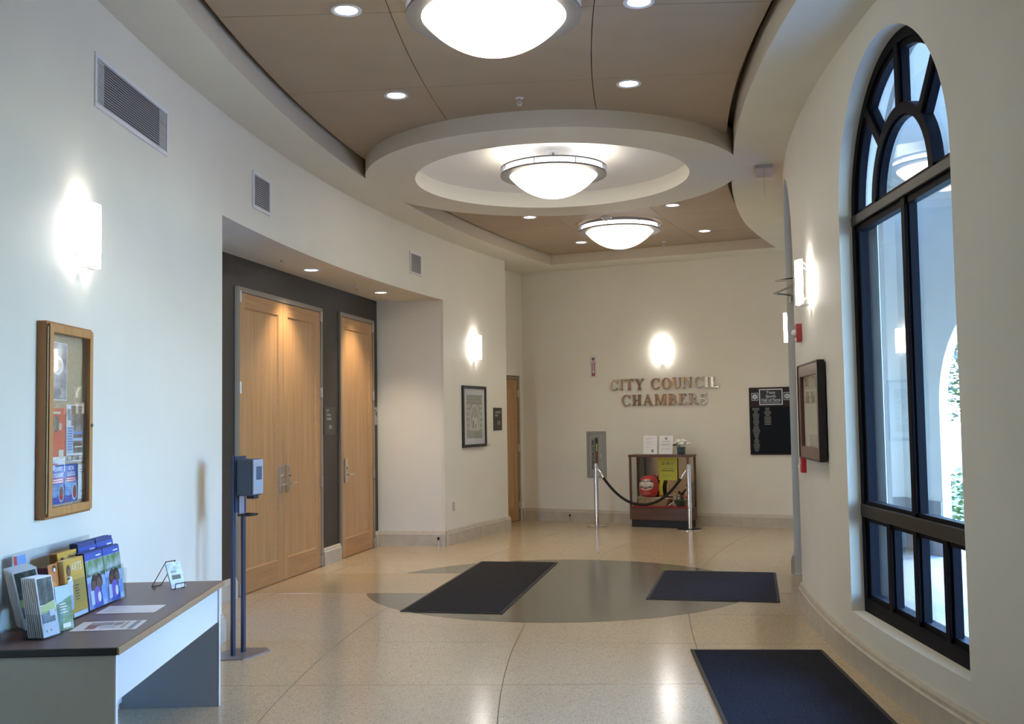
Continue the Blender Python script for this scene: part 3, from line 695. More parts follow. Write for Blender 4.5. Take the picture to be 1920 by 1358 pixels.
obj('ceiling_box', G().box(-.20, -.085, -.035, .20, .085, 0, .004), mat('exit_box_lilac_grey', (.42, .40, .43), .4, .3), t)
obj('sign_panel', G().box(-.17, -.005, -.235, .17, .005, -.035), ACRYL, t)
e = Print().text('EXIT', 0, 0, .17, mat('exit_red_lit', (.7, .05, .04), .4, emit=(1, .1, .06), es=.25), .95, .004); e.build('exit_letters', t, Matrix.Translation((0, -.0055, -.145)))

# air vents
def vent(M, w, h, ns, label):
    t = thing('air_vent', label, 'vent', M, 'wall air vents'); f = .028
    obj('vent_frame', G().box(-w/2, -.016, -h/2, w/2, 0, -h/2 + f, .003).box(-w/2, -.016, h/2 - f, w/2, 0, h/2, .003).box(-w/2, -.016, -h/2 + f, -w/2 + f, 0, h/2 - f, .003).box(w/2 - f, -.016, -h/2 + f, w/2, 0, h/2 - f, .003), WHITE, t)
    obj('backing', G().box(-w/2 + f, -.004, -h/2 + f, w/2 - f, -.001, h/2 - f), VDARK, t)
    for k in range(ns):
        z = -h/2 + f + (h - 2 * f) * (k + .5) / ns; q = (h - 2 * f) / ns
        obj('slat', G().prism([(-w/2 + f, 0), (w/2 - f, 0), (w/2 - f, .1), (-w/2 + f, .1)], 0, .1) if False else slat(w - 2 * f, q), GREYV, t, Matrix.Translation((0, 0, z)))
def slat(w, q):
    g = G(); b = g.bm; A = [b.verts.new((-w/2, y, z)) for y, z in ((-.005, q * .42), (-.0135, -q * .30), (-.0125, -q * .36), (-.004, q * .36))]; B = [b.verts.new((w/2, v.co.y, v.co.z)) for v in A]
    for i in range(4): j = (i + 1) % 4; b.faces.new((A[i], A[j], B[j], B[i]))
    b.faces.new(A[::-1]); b.faces.new(B); return g
vent(ML(1.73, 3.645), 1.15, .32, 17, 'long white air vent high on the left wall near the camera')
vent(ML(7.69, 3.65), .41, .32, 15, 'small square air vent high on the left wall above the alcove start')
vent(ML(17.97, 3.66), .37, .29, 13, 'small air vent high on the left wall above the alcove far end')

# ================================================================== NOTICE BOARD (left wall)
t = thing('notice_board', 'oak framed glazed cork notice board on the left wall above the desk', 'notice board', ML(-.63, 1.69))
w, h, dp = .565, .99, .05
obj('case', G().box(-w/2, -dp, -h/2, -w/2 + .02, 0, h/2).box(w/2 - .02, -dp, -h/2, w/2, 0, h/2).box(-w/2 + .02, -dp, h/2 - .02, w/2 - .02, 0, h/2).box(-w/2 + .02, -dp, -h/2, w/2 - .02, 0, -h/2 + .02), OAK, t)
cork = mat('cork_tan', (.52, .40, .26), .85, var=.12, vs=60, bump=.2, bs=200)
obj('cork_panel', G().box(-w/2 + .02, -.022, -h/2 + .02, w/2 - .02, -.001, h/2 - .02), cork, t)
dw = .042; y0, y1 = -dp - .016, -dp + .001
OAKH = wood('oak_door_wood', (.40, .19, .055), (.55, .29, .10), .38)
dr_ = obj('door', G().box(-w/2 + .012, y0, -h/2 + .012, -w/2 + .012 + dw, y1, h/2 - .012, .003).box(w/2 - .012 - dw, y0, -h/2 + .012, w/2 - .012, y1, h/2 - .012, .003).box(-w/2 + .012 + dw, y0, h/2 - .012 - dw, w/2 - .012 - dw, y1, h/2 - .012, .003).box(-w/2 + .012 + dw, y0, -h/2 + .012, w/2 - .012 - dw, y1, -h/2 + .012 + dw, .003), OAKH, t)
obj('pane', G().box(-w/2 + .05, -dp - .01, -h/2 + .05, w/2 - .05, -dp - .006, h/2 - .05), CLEAR, dr_)
g = G().lathe([(0, .012), (.009, .011), (.010, 0), (0, 0)], 14); g.bm.transform(Matrix.Translation((w/2 - .035, y0, -.03)) @ Matrix.Rotation(PI / 2, 4, 'X')); obj('lock', g, METAL, dr_, smooth=True)
obj('hinge', G().tube([(-w/2 + .006, -dp - .004, -h/2 + .03), (-w/2 + .006, -dp - .004, h/2 - .03)], .004, 8), mat('aged_brass', (.30, .22, .11), .45, .6), dr_)
MN = ML(-.63, 1.69) @ Matrix.Translation((0, -.0235, 0))
def sheet(name, M, w, h, label, cat, pr, group=None, thick=.0012, base=PAPER):
    """sheet of paper, lower-left corner at the origin, front towards -y"""
    o = obj(name, G().box(0, -thick, 0, w, 0, h), base, None, M); tag(o, label, cat, group)
    if pr: pr.build('print', o, Matrix.Translation((0, -thick - .0002, 0)))
    return o
random.seed(3)
p = Print().rect(.006, .006, .21, .295, NIGHT).ell(.10, .18, .07, .05, mat('print_silver', (.85, .84, .83), .3)).ell(.10, .18, .05, .035, NIGHT)
sheet('flyer', MN @ Matrix.Translation((-.196, -.002, .10)), .216, .30, 'silver and dark photo flyer at the top of the cork notice board', 'flyer', p)
p = Print().rect(0, .08, .216, .33, CORAL).ell(.09, .25, .05, .045, SEPIA).rect(.06, .30, .15, .312, CREAMP).ell(.15, .235, .02, .02, CREAMP).rect(.02, .012, .09, .06, SKYP).rect(.13, .07, .19, .115, CREAMP).rect(.02, .04, .12, .046, CORAL)
sheet('flyer', MN @ Matrix.Translation((-.206, -.0015, -.27)), .216, .33, 'coral red flyer with a white foot on the notice board, partly covered', 'flyer', p)
p = Print().rect(.06, .19, .21, .298, SEPIA).rect(.09, .045, .21, .19, SEPIA).rect(.09, .145, .21, .16, LBLUE).rect(.09, .11, .21, .125, SKYP).rect(.008, .045, .086, .185, SKYP)
p.lines(.014, .055, .08, .18, 9, BLUEP, .2).rect(.008, .008, .208, .034, SEPIA).rect(.015, .012, .06, .03, CREAMP).rect(.16, .012, .195, .03, CREAMP).rect(.012, .22, .05, .28, GREYINK).rect(.10, .075, .2, .082, CREAMP)
sheet('flyer', MN @ Matrix.Translation((.014, -.0035, -.222)), .22, .302, 'white flyer with brown photos and a text column on the notice board', 'flyer', p)
def pool(l1, l2):
    return Print().rect(0, 0, .155, .20, BLUEP).rect(0, 0, .155, .11, LBLUE).rect(0, 0, .155, .04, BLUEP).text(l1, .0775, .178, .030, PAPER, .8, .0006).text(l2, .0775, .146, .030, PAPER, .62, .0006).rect(.008, .105, .145, .132, REDP).rect(.02, .121, .13, .126, PAPER).rect(.012, .110, .135, .115, PAPER).ell(.118, .052, .034, .046, SKYP).ell(.118, .052, .026, .036, SKIN).ell(.118, .035, .02, .016, REDP).lines(.015, .03, .07, .085, 5, SKYP)
sheet('flyer', MN @ Matrix.Translation((-.160, -.0015, -.432)), .155, .20, 'blue aquatic scholarships flyer low on the notice board', 'flyer', pool('AQUATIC', 'SCHOLARSHIPS'), 'blue swimming flyers', base=BLUEP)
sheet('flyer', MN @ Matrix.Translation((.005, -.0015, -.432)), .155, .20, 'blue BECAS ACUÁTICAS flyer low on the notice board', 'flyer', pool('BECAS', 'ACUÁTICAS'), 'blue swimming flyers', base=BLUEP)
p = Print().rect(.02, .155, .09, .160, GREYINK).rect(.02, .142, .09, .147, GREYINK).rect(.02, .04, .09, .044, GREYINK).rect(.048, .006, .056, .02, INK).ell(.055, .172, .008, .006, GREYINK)
sheet('notice', MN @ Matrix.Translation((.176, -.0015, -.425)), .085, .185, 'narrow white notice at the lower right of the notice board', 'notice', p)

# ================================================================== DESK
DKX, DKY, DKA = -1.70, 5.28, math.atan2(6.2 - 4.38, -1.735 + 1.665)   # front edge runs away from the camera
MD = Mz(-1.662, 4.37, 0, DKA)             # local x along the front edge (away), y towards the wall (left), z up
dx = Vector((math.cos(DKA), math.sin(DKA)))
t = thing('desk', 'beige panel desk with brown laminate top against the left wall', 'desk', MD)
DL, DWd, DH = 1.83, .63, .725
LAMI = mat('desk_laminate_brown', (.15, .088, .076), .38, var=.06, vs=30)
BEIGE = mat('desk_beige_laminate', (.50, .475, .40), .5); EDGET = mat('desk_edge_tan', (.33, .21, .115), .45); LITEP = mat('desk_pale_panel', (.66, .68, .68), .45); SHADEP = mat('desk_shaded_inside', (.33, .34, .345), .5)
obj('desk_top', G().box(0.012, .012, DH - .03, DL - .012, DWd, DH), LAMI, t)
obj('front_edge', G().box(0, 0, DH - .032, DL, .013, DH + .0005, .006), EDGET, t)
obj('end_edge', G().box(-.002, .010, DH - .032, .013, DWd, DH + .0005, .006), BLACK, t)
obj('end_edge', G().box(DL - .013, .010, DH - .032, DL + .002, DWd, DH + .0005, .006), EDGET, t)
obj('end_panel', G().box(.02, .025, 0, .045, DWd - .01, DH - .031), BEIGE, t); obj('end_panel', G().box(DL - .045, .025, 0, DL - .02, DWd - .01, DH - .031), SHADEP, t)  # far end panel coloured grey to imitate the shade under the desk
obj('panel_edge', G().box(DL - .046, .020, 0, DL - .019, .0255, DH - .032), WHITE, t); obj('panel_edge', G().box(.019, .020, 0, .046, .0255, DH - .032), WHITE, t)
obj('apron', G().box(.046, .03, .49, DL - .046, .048, DH - .032), LITEP, t)
obj('modesty_panel', G().box(.046, DWd - .045, .04, DL - .046, DWd - .025, DH - .032), LITEP, t)
def MDk(u, v, z=DH): return MD @ Matrix.Translation((u, v, z))       # point on the desk top (u along, v in from the front edge)
def onD(x, y, ang=0, z=DH): return Mz(x, y, z + .0006, ang)          # world position on the desk top
# papers lying flat
def flat(M): return M @ Matrix.Rotation(-PI / 2, 4, 'X')
random.seed(5)
p = Print().lines(.015, .02, .15, .26, 14, mat('print_faint_grey', (.62, .62, .66), .5), .5)
sheet('paper_sheet', flat(onD(-2.084, 5.158, rad(3))), .287, .215, 'plain white typed sheet lying on the desk towards the easel', 'paper', Print().lines(.02, .03, .13, .195, 10, mat('print_faint_grey', (.62, .62, .66), .5), .5), thick=.001)
p = Print().rect(.05, .10, .11, .19, SEPIA).rect(.055, .03, .10, .12, mat('print_maroon', (.30, .12, .10), .4)).rect(.11, .12, .155, .19, GREYINK).rect(.16, .125, .20, .19, SEPIA).rect(.21, .04, .225, .19, SEPIA).rect(.25, .01, .272, .205, mat('print_slate', (.16, .19, .22), .4)).lines(.12, .03, .20, .10, 5, GREYINK)
sheet('flyer', flat(onD(-2.027, 4.726, rad(6))), .292, .222, 'white flyer with photos and a grey end strip lying on the desk', 'flyer', p, thick=.001)

# ---- display easel with a card
M = onD(-1.975, 5.955, rad(-28))
t = thing('card_easel', 'small black wire easel on the far end of the desk', 'easel', M)
g = G()
for x in (-.035, .035): g.tube([(x, -.075, .008), (x, -.075, .0), (x, -.05, .0), (x, .0, .15), (x, .11, .003)], .0028, 6)
g.tube([(-.035, -.075, .008), (-.035, -.078, .03), (.035, -.078, .03), (.035, -.075, .008)], .0028, 6).tube([(-.035, 0, .15), (.035, 0, .15)], .0028, 6).tube([(-.035, .11, .003), (.035, .11, .003)], .0028, 6)
g.bm.transform(Matrix.Rotation(rad(90), 4, 'Z')); obj('wire_frame', g, BLACK, t, smooth=True)
Mc = M @ Matrix.Rotation(rad(90), 4, 'Z') @ Matrix.Translation((-.05, -.064, .004)) @ Matrix.Rotation(rad(-20), 4, 'X')
card = photo('print_pale_card', [(.30, .42, .60), (.72, .80, .90), (.20, .22, .22)], 11)
for k in range(3): sheet('postcard', Mc @ Matrix.Translation((0, .006 - .003 * k, 0)), .105, .15, 'pale blue picture card standing on the wire easel' if k == 2 else 'picture card behind the front card on the wire easel', 'card', Print().rect(.003, .003, .102, .147, card).rect(.02, .05, .085, .075, mat('print_dark_olive', (.12, .12, .08), .4)).rect(.02, .09, .06, .1, GREYINK) if k == 2 else None, 'cards on the wire easel')

# ---- brochure rack (clear acrylic, two tiers) and brochures. local x runs along the wall away from the camera, y towards the wall
MRk = Mz(-2.128, 4.74, DH + .001, math.atan2(.862, .018) )
t = thing('brochure_rack', 'clear two-tier acrylic brochure rack along the wall on the desk', 'rack', MRk); RW = .90
TILT = Matrix.Rotation(rad(-7), 4, 'X')
obj('base', G().box(0, 0, 0, RW, .19, .005), ACRYL, t)
obj('front_panel', G().box(0, -.004, 0, RW, 0, .185), ACRYL, t, TILT); obj('middle_panel', G().box(0, 0, 0, RW, .004, .24), ACRYL, t, Matrix.Translation((0, .095, .004)) @ TILT)
obj('back_panel', G().box(0, 0, 0, RW, .004, .34), ACRYL, t, Matrix.Translation((0, .165, .004)) @ TILT)
for x in (0, RW): obj('side_panel', G().box(x - .002, 0, .005, x + .002, .17, .16).prism([(x - .002, 0), (x + .002, 0), (x + .002, .01), (x - .002, .01)], .165, .20), ACRYL, t)
def kids():
    p = Print().rect(0, 0, .212, .278, KIDS).rect(0, .244, .212, .278, BLUEP).rect(.13, .255, .19, .262, PAPER).rect(0, .155, .212, .242, GREENP).rect(0, .13, .06, .16, SKYP).rect(.15, 0, .212, .15, SKYP)
    p.ell(.085, .115, .045, .05, HAIRP).ell(.08, .105, .034, .04, SKIN).ell(.135, .12, .04, .048, HAIRP).ell(.135, .11, .03, .038, SKIN).rect(.05, 0, .16, .065, BLUEP).ell(.10, .062, .045, .045, mat('print_violet', (.16, .12, .50), .4)).ell(.12, .05, .018, .026, PAPER).rect(.02, .02, .06, .09, SKYP).rect(.15, .03, .20, .10, LBLUE).ell(.08, .15, .015, .02, HAIRP)
    return p
def arts():
    p = Print().rect(0, 0, .212, .278, GOLD).rect(.08, .06, .205, .20, mat('print_dull_gold', (.50, .33, .07), .4)).text('ARTS', .135, .235, .058, CREAMP, .85, .0003)
    p.ell(.045, .225, .022, .030, HAIRP).ell(.05, .215, .014, .02, SKIN).poly([(.03, .11), (.07, .11), (.075, .195), (.035, .20)], PAPER).poly([(.035, .04), (.06, .04), (.07, .11), (.03, .11)], SKYP).rect(.02, .185, .05, .195, HAIRP).ell(.05, .165, .03, .022, PAPER).lines(.09, .07, .15, .15, 6, HAIRP, .5).rect(.05, 0, .2, .02, SKYP)
    return p
def orange(): return Print().rect(0, 0, .10, .25, ORANGE).ell(.06, .225, .022, .018, HAIRP).ell(.062, .22, .012, .010, PAPER).ell(.04, .12, .03, .05, mat('print_amber', (.72, .36, .12), .4))
def stack(x, y, z, n, w, h, edge, pr, label, blabel, group, step=.0055, base=None):
    n, step = max(2, round(n * .6)), step * 1.6
    for k in range(n):
        M = MRk @ Matrix.Translation((x + random.uniform(-.001, .001), y + .0065 + step * (n - 1 - k), z)) @ TILT @ Matrix.Translation((0, 0, random.uniform(0, .004)))
        sheet('brochure', M, w, h, label if k == n - 1 else blabel, 'brochure', pr() if k == n - 1 else None, group, .0072, base or edge)
random.seed(11)
NAVYE = mat('print_navy_edge', (.035, .06, .20), .5); REDE = mat('print_dark_red_edge', (.16, .045, .05), .5); GOLDE = mat('print_orange_edge', (.45, .20, .04), .5)
stack(.455, .005, .006, 9, .208, .285, NAVYE, kids, 'front blue brochure with children, left stack of the lower tier', 'blue brochure in the left stack of the rack front tier', 'blue brochures in the lower tier')
stack(.672, .005, .006, 9, .208, .285, NAVYE, kids, 'front blue brochure with children, end stack of the lower tier', 'blue brochure in the end stack of the rack front tier', 'blue brochures in the lower tier')
stack(.225, .005, .006, 7, .215, .278, LGOLD, arts, 'front gold ARTS magazine in the lower tier of the rack', 'gold magazine behind the front one in the lower tier', 'gold magazines in the lower tier', .006)
stack(.545, .075, .03, 9, .205, .30, NAVYE, kids, 'front blue brochure of the first upper-tier stack in the rack', 'blue brochure in the first upper-tier stack of the rack', 'blue brochures in the upper tier')
stack(.76, .075, .03, 9, .205, .30, NAVYE, kids, 'front blue brochure of the last upper-tier stack in the rack', 'blue brochure in the last upper-tier stack of the rack', 'blue brochures in the upper tier')
stack(.335, .085, .03, 7, .20, .275, GOLDE, arts, 'gold ARTS magazine standing in the upper tier of the rack', 'gold magazine behind the front one in the upper tier', 'gold magazines in the upper tier', .007)
stack(.125, .035, .03, 10, .10, .235, REDE, orange, 'front orange pamphlet with a small figure in the rack', 'red-edged pamphlet behind the orange one in the rack', 'orange pamphlets in the rack', .006)
stack(.228, .045, .03, 3, .10, .235, NAVYE, lambda: Print().rect(0, 0, .10, .235, GREENP).rect(0, .195, .10, .235, BLUEP).rect(.045, .211, .085, .218, PAPER).rect(0, 0, .10, .09, SKYP), 'narrow blue and green pamphlet beside the orange one', 'narrow blue pamphlet behind its front copy', 'narrow pamphlets in the rack')
sheet('flyer', MRk @ Matrix.Translation((.03, .15, .10)) @ TILT, .11, .235, 'small blue flyer with a red edge at the back of the rack', 'flyer', Print().rect(0, 0, .11, .235, LBLUE).rect(0, 0, .025, .235, REDP).rect(.06, 0, .11, .1, CREAMP), base=LBLUE)

# ---- small leaflet holder in front, with white-edged leaflets, and the photo leaflets behind it
ML2 = Mz(-2.055, 4.545, DH + .001, rad(78))
t = thing('leaflet_holder', 'small clear leaflet holder at the near end of the desk', 'holder', ML2)
obj('base', G().box(-.005, -.002, 0, .125, .12, .004), ACRYL, t); obj('front_panel', G().box(-.005, -.006, 0, .125, -.002, .12), ACRYL, t, TILT); obj('back_panel', G().box(-.005, .1, 0, .125, .104, .24), ACRYL, t, TILT)
for x in (-.007, .125): obj('side_panel', G().box(x, -.002, .004, x + .002, .1, .11), ACRYL, t)
def garden():
    return Print().rect(.006, .14, .106, .256, DKPHOTO).poly([(.006, .10), (.106, .10), (.106, .152), (.006, .135)], mat('print_pale_lawn', (.45, .52, .20), .4)).rect(.005, .06, .095, .10, mat('print_slate', (.16, .19, .22), .4)).lines(.012, .065, .085, .095, 3, GREYINK).rect(.02, .02, .03, .03, GREYINK).rect(.05, .02, .06, .03, GREYINK).rect(.06, .085, .095, .112, PAPER)
def leaf(): return Print().rect(0, 0, .10, .20, GREENP).poly([(0, .12), (.1, .15), (.1, .2), (0, .2)], SKYP).lines(.02, .07, .07, .12, 4, PAPER).rect(.03, .01, .08, .03, PAPER)
for k in range(8):
    M = ML2 @ Matrix.Translation((.004 + .001 * k, .084 - .0095 * k, .005)) @ Matrix.Rotation(rad(-9 - .2 * k), 4, 'X')
    sheet('leaflet', M, .112, .262, 'white-edged garden photo leaflet, front one in the small holder' if k == 7 else 'white-edged leaflet packed in the small clear holder', 'leaflet', garden() if k == 7 else None, 'leaflets in the small holder', .006)
for k in range(4):
    sheet('leaflet', Mz(-2.075, 4.69, DH + .003, rad(74)) @ Matrix.Translation((.008 * k, .024 - .008 * k, 0)) @ Matrix.Rotation(rad(-8), 4, 'X') , .10, .195, 'green and sky blue leaflet leaning beside the small holder' if k == 3 else 'green leaflet behind the front green leaflet', 'leaflet', leaf() if k == 3 else None, 'green leaflets beside the small holder', .003, SKYP)
ML3 = Mz(-2.215, 4.64, DH + .003, rad(40))
for k in range(5):
    sheet('leaflet', ML3 @ Matrix.Translation((.007 * k, .03 - .008 * k, .035 - .004 * k)) @ Matrix.Rotation(rad(-12), 4, 'X') @ Matrix.Rotation(rad(-10), 4, 'Y'), .105, .265, 'leaning dark garden photo leaflet behind the small holder' if k == 4 else 'white leaflet behind the leaning garden photo leaflet', 'leaflet', Print().rect(.006, .125, .099, .255, DKPHOTO).rect(.006, .10, .099, .135, mat('print_pale_lawn', (.45, .52, .20), .4)).rect(.006, .05, .094, .10, mat('print_slate', (.16, .19, .22), .4)) if k == 4 else None, 'garden leaflets leaning behind', .0035)
t = thing('tall_leaflet_holder', 'tall clear acrylic leaflet holder at the left edge of the desk', 'holder', Mz(-2.22, 4.37, DH + .001, rad(95)))
obj('back_panel', G().box(0, .06, 0, .15, .064, .34), ACRYL, t, TILT); obj('front_panel', G().box(0, -.004, 0, .15, 0, .20), ACRYL, t, TILT); obj('base', G().box(0, 0, 0, .15, .064, .005), ACRYL, t)
sheet('leaflet', Mz(-2.40, 4.27, DH + .006, rad(50)) @ Matrix.Rotation(rad(-8), 4, 'X'), .12, .34, 'pale blue and dark leaflet cut off by the left edge of the photo', 'leaflet', Print().rect(0, .2, .12, .34, SKYP).ell(.09, .28, .03, .05, PAPER).rect(0, 0, .12, .19, DKPHOTO))

# ================================================================== SANITIZER STAND
SX = Vector((.342, .94)); sa = math.atan2(SX.y, SX.x)       # local x = pole to pole (away), local -y = its front
MS = Mz(-1.998, 7.50, 0, sa)
NAVY = mat('stand_navy_metal', (.032, .042, .085), .45, .3); SLATE = mat('stand_base_steel', (.30, .28, .29), .35, .6)
t = thing('sanitizer_stand', 'navy two-pole hand sanitizer stand on the floor by the door alcove', 'dispenser stand', MS)
obj('base_plate', G().prismz([(-.20, .02), (-.13, -.13), (.17, -.16), (.24, -.08), (.16, .14), (-.12, .16)], .001, .008), SLATE, t)
for x in (-.062, .062): obj('pole', G().box(x - .016, -.012, .008, x + .016, .012, 1.41 if x > 0 else 1.425, .003), NAVY, t)
obj('mount_plate', G().box(-.065, -.022, 1.02, .065, -.012, 1.425), NAVY, t)
dp_ = obj('dispenser', G().box(-.062, -.160, 1.14, .062, -.022, 1.405, .012), mat('dispenser_dark_blue', (.03, .05, .09), .4), t)
obj('front_cover', G().box(-.060, -.176, 1.15, .060, -.158, 1.40, .008), mat('dispenser_light_grey', (.30, .32, .37), .4), dp_)
Print().rect(-.035, -.05, .035, .045, mat('dispenser_window', (.06, .09, .14), .2)).rect(-.02, -.085, .02, -.07, LBLUE).build('cover_label', dp_, Matrix.Translation((0, -.1765, 1.305)))
obj('nozzle', G().box(-.03, -.155, 1.118, .03, -.09, 1.142, .006), BLACK, dp_)
obj('neck_plate', G().box(-.03, -.03, 1.01, .03, -.022, 1.14), mat('stand_lilac_steel', (.36, .37, .46), .3, .7), t)
obj('drip_tray', G().box(-.05, -.13, .995, .05, -.03, 1.003).tube([(-.05, -.03, 1.006), (-.05, -.13, 1.006), (.05, -.13, 1.006), (.05, -.03, 1.006)], .006, 6), BLACK, t)

# ================================================================== SIGNS OF THE ALCOVE AND LEFT WALL
SIGNB = mat('sign_bronze_black', (.035, .033, .028), .4)
SIGNT = mat('sign_letter_grey', (.50, .48, .44), .4)
t = thing('room_sign', 'dark City Council Chambers 104 room sign between the two wooden doors', 'sign', MA(1.985, 1.515) @ Matrix.Translation((0, -.0005, 0)))
obj('plate', G().box(0, -.008, 0, .36, 0, .33, .002), SIGNB, t)
Print().text('CITY', .075, .285, .040, SIGNT, .9, .0008, 'LEFT').text('COUNCIL', .075, .237, .040, SIGNT, .78, .0008, 'LEFT').text('CHAMBERS', .075, .190, .040, SIGNT, .78, .0008, 'LEFT').text('104', .19, .09, .075, SIGNT, .9, .001).build('lettering', t, Matrix.Translation((0, -.0085, 0)))
t = thing('notice_plate', 'small pale notice with a dark symbol right of the single alcove door', 'notice', MA(3.745, 1.625) @ Matrix.Translation((0, -.0005, 0)))
obj('plate', G().box(0, -.005, 0, .155, 0, .235), mat('notice_pale_grey', (.42, .40, .385), .5), t)
Print().poly([(.035, .20), (.08, .20), (.055, .165)], INK).poly([(.05, .15), (.075, .16), (.11, .19), (.12, .12), (.085, .10), (.09, .135), (.06, .13)], INK).lines(.03, .02, .125, .06, 4, GREYINK).build('symbol', t, Matrix.Translation((0, -.0055, 0)))
t = thing('directory_sign', 'metal lettering on the dark alcove wall, mostly hidden by the left wall', 'sign', MA(-.68, 1.40) @ Matrix.Translation((0, -.0005, 0)))
for s_, z_, sz in (('y', .46, .05), ('l', .37, .05), ('n', .22, .05), ('o', .18, .06), ('D', .06, .10)):
    me = text_mesh(s_, sz * 1.3, .004); o = obj('letter', me, SIGNT, t, Matrix.Translation((.05, -.004, z_)))
FR = mat('frame_black_wood', (.014, .014, .018), .35)
t = thing('framed_drawing', 'black framed grey drawing of an archway on the left wall beyond the alcove', 'picture', ML(22.48, 1.72)); w, h = .80, .87
obj('frame', G().box(-w/2, -.032, -h/2, -w/2 + .04, 0, h/2).box(w/2 - .04, -.032, -h/2, w/2, 0, h/2).box(-w/2 + .04, -.032, -h/2, w/2 - .04, 0, -h/2 + .04).box(-w/2 + .04, -.032, h/2 - .04, w/2 - .04, 0, h/2), FR, t)
obj('mount_board', G().box(-w/2 + .04, -.016, -h/2 + .04, w/2 - .04, -.004, h/2 - .04), mat('mount_white', (.66, .67, .72), .6), t)
DRG = photo('drawing_pencil_grey', [(.22, .22, .20), (.36, .36, .33), (.52, .52, .48)], 18, (1, 1, 3)); DRL = mat('drawing_light', (.56, .56, .54), .6); DRD = mat('drawing_dark', (.26, .26, .25), .6)
p = Print().rect(-.27, -.31, .27, .31, DRG)
for z in (.19, .23, .27): p.rect(-.26, z, .26, z + .014, DRD)
for sx in (-1, 1):
    for z in (-.18, -.10, -.02, .06, .13): p.rect(min(sx * .17, sx * .26), z, max(sx * .17, sx * .26), z + .035, DRL)
n = 12; p.poly([(-.17, -.20)] + [(.17 * -math.cos(PI * i / n), -.0 + .17 * math.sin(PI * i / n)) for i in range(n + 1)] + [(.17, -.20)], DRL); p.poly([(-.13, -.20)] + [(.13 * -math.cos(PI * i / n), -.0 + .14 * math.sin(PI * i / n)) for i in range(n + 1)] + [(.13, -.20)], DRG)
p.poly([(-.15, -.20), (.13, -.20), (.10, -.02), (-.02, -.01), (-.05, .02), (-.09, -.05)], DRL).rect(-.08, -.17, -.03, -.06, DRD).rect(.01, -.17, .05, -.11, DRD)
p.build('drawing', t, Matrix.Translation((0, -.0165, 0)))
obj('glazing', G().box(-w/2 + .04, -.024, -h/2 + .04, w/2 - .04, -.021, h/2 - .04), CLEAR, t)
t = thing('caption_card', 'tiny pale caption card at the lower right of the framed drawing', 'label', ML(23.75, 1.30)); obj('card', G().box(-.05, -.002, -.02, .05, 0, .02), mat('caption_grey_white', (.60, .60, .57), .6), t); Print().lines(-.04, -.012, .04, .012, 3, GREYINK).build('print', t, Matrix.Translation((0, -.0025, 0)))
t = thing('room_sign', 'black Conference Room 110 sign on the left wall beside the far door', 'sign', ML(24.48, 1.68)); w, h = .29, .34
obj('plate', G().box(-w/2, -.01, -h/2, w/2, 0, h/2, .002), SIGNB, t)
Print().text('CONFERENCE', -.10, .10, .042, SIGNT, .74, .0008, 'LEFT').text('ROOM', -.10, .052, .042, SIGNT, .8, .0008, 'LEFT').text('110', .02, -.06, .085, SIGNT, .85, .001).build('lettering', t, Matrix.Translation((0, -.0105, 0)))
def outlet(M, label):
    t = thing('wall_outlet', label, 'outlet', M); obj('cover_plate', G().box(-.036, -.005, -.06, .036, 0, .06, .002), mat('outlet_grey', (.40, .39, .37), .4), t)
    for z in (-.025, .025): obj('socket', G().box(-.015, -.007, z - .014, .015, -.004, z + .014, .001), mat('outlet_face', (.50, .49, .47), .4), t)
outlet(ML(20.78, .50), 'grey wall outlet low on the wall right of the alcove')
def doorstop(M, label):
    t = thing('door_stop', label, 'door stop', M); obj('stem', G().tube([(0, 0, .0), (0, 0, .09), (0, -.015, .105)], .009, 8), METAL, t, smooth=True); obj('flange', G().lathe([(0, .012), (.024, .010), (.026, 0), (0, 0)], 16), METAL, t, smooth=True)
    obj('bumper', G().box(-.014, -.022, .085, .014, -.004, .125, .004), BLACK, t)
doorstop(Mz(-1.01, 13.76, .001, 0), 'small chrome door stop on the floor before the alcove side wall')
doorstop(Mz(.90, 16.80, .001, 0), 'small dark door stop on the floor before the back wall')

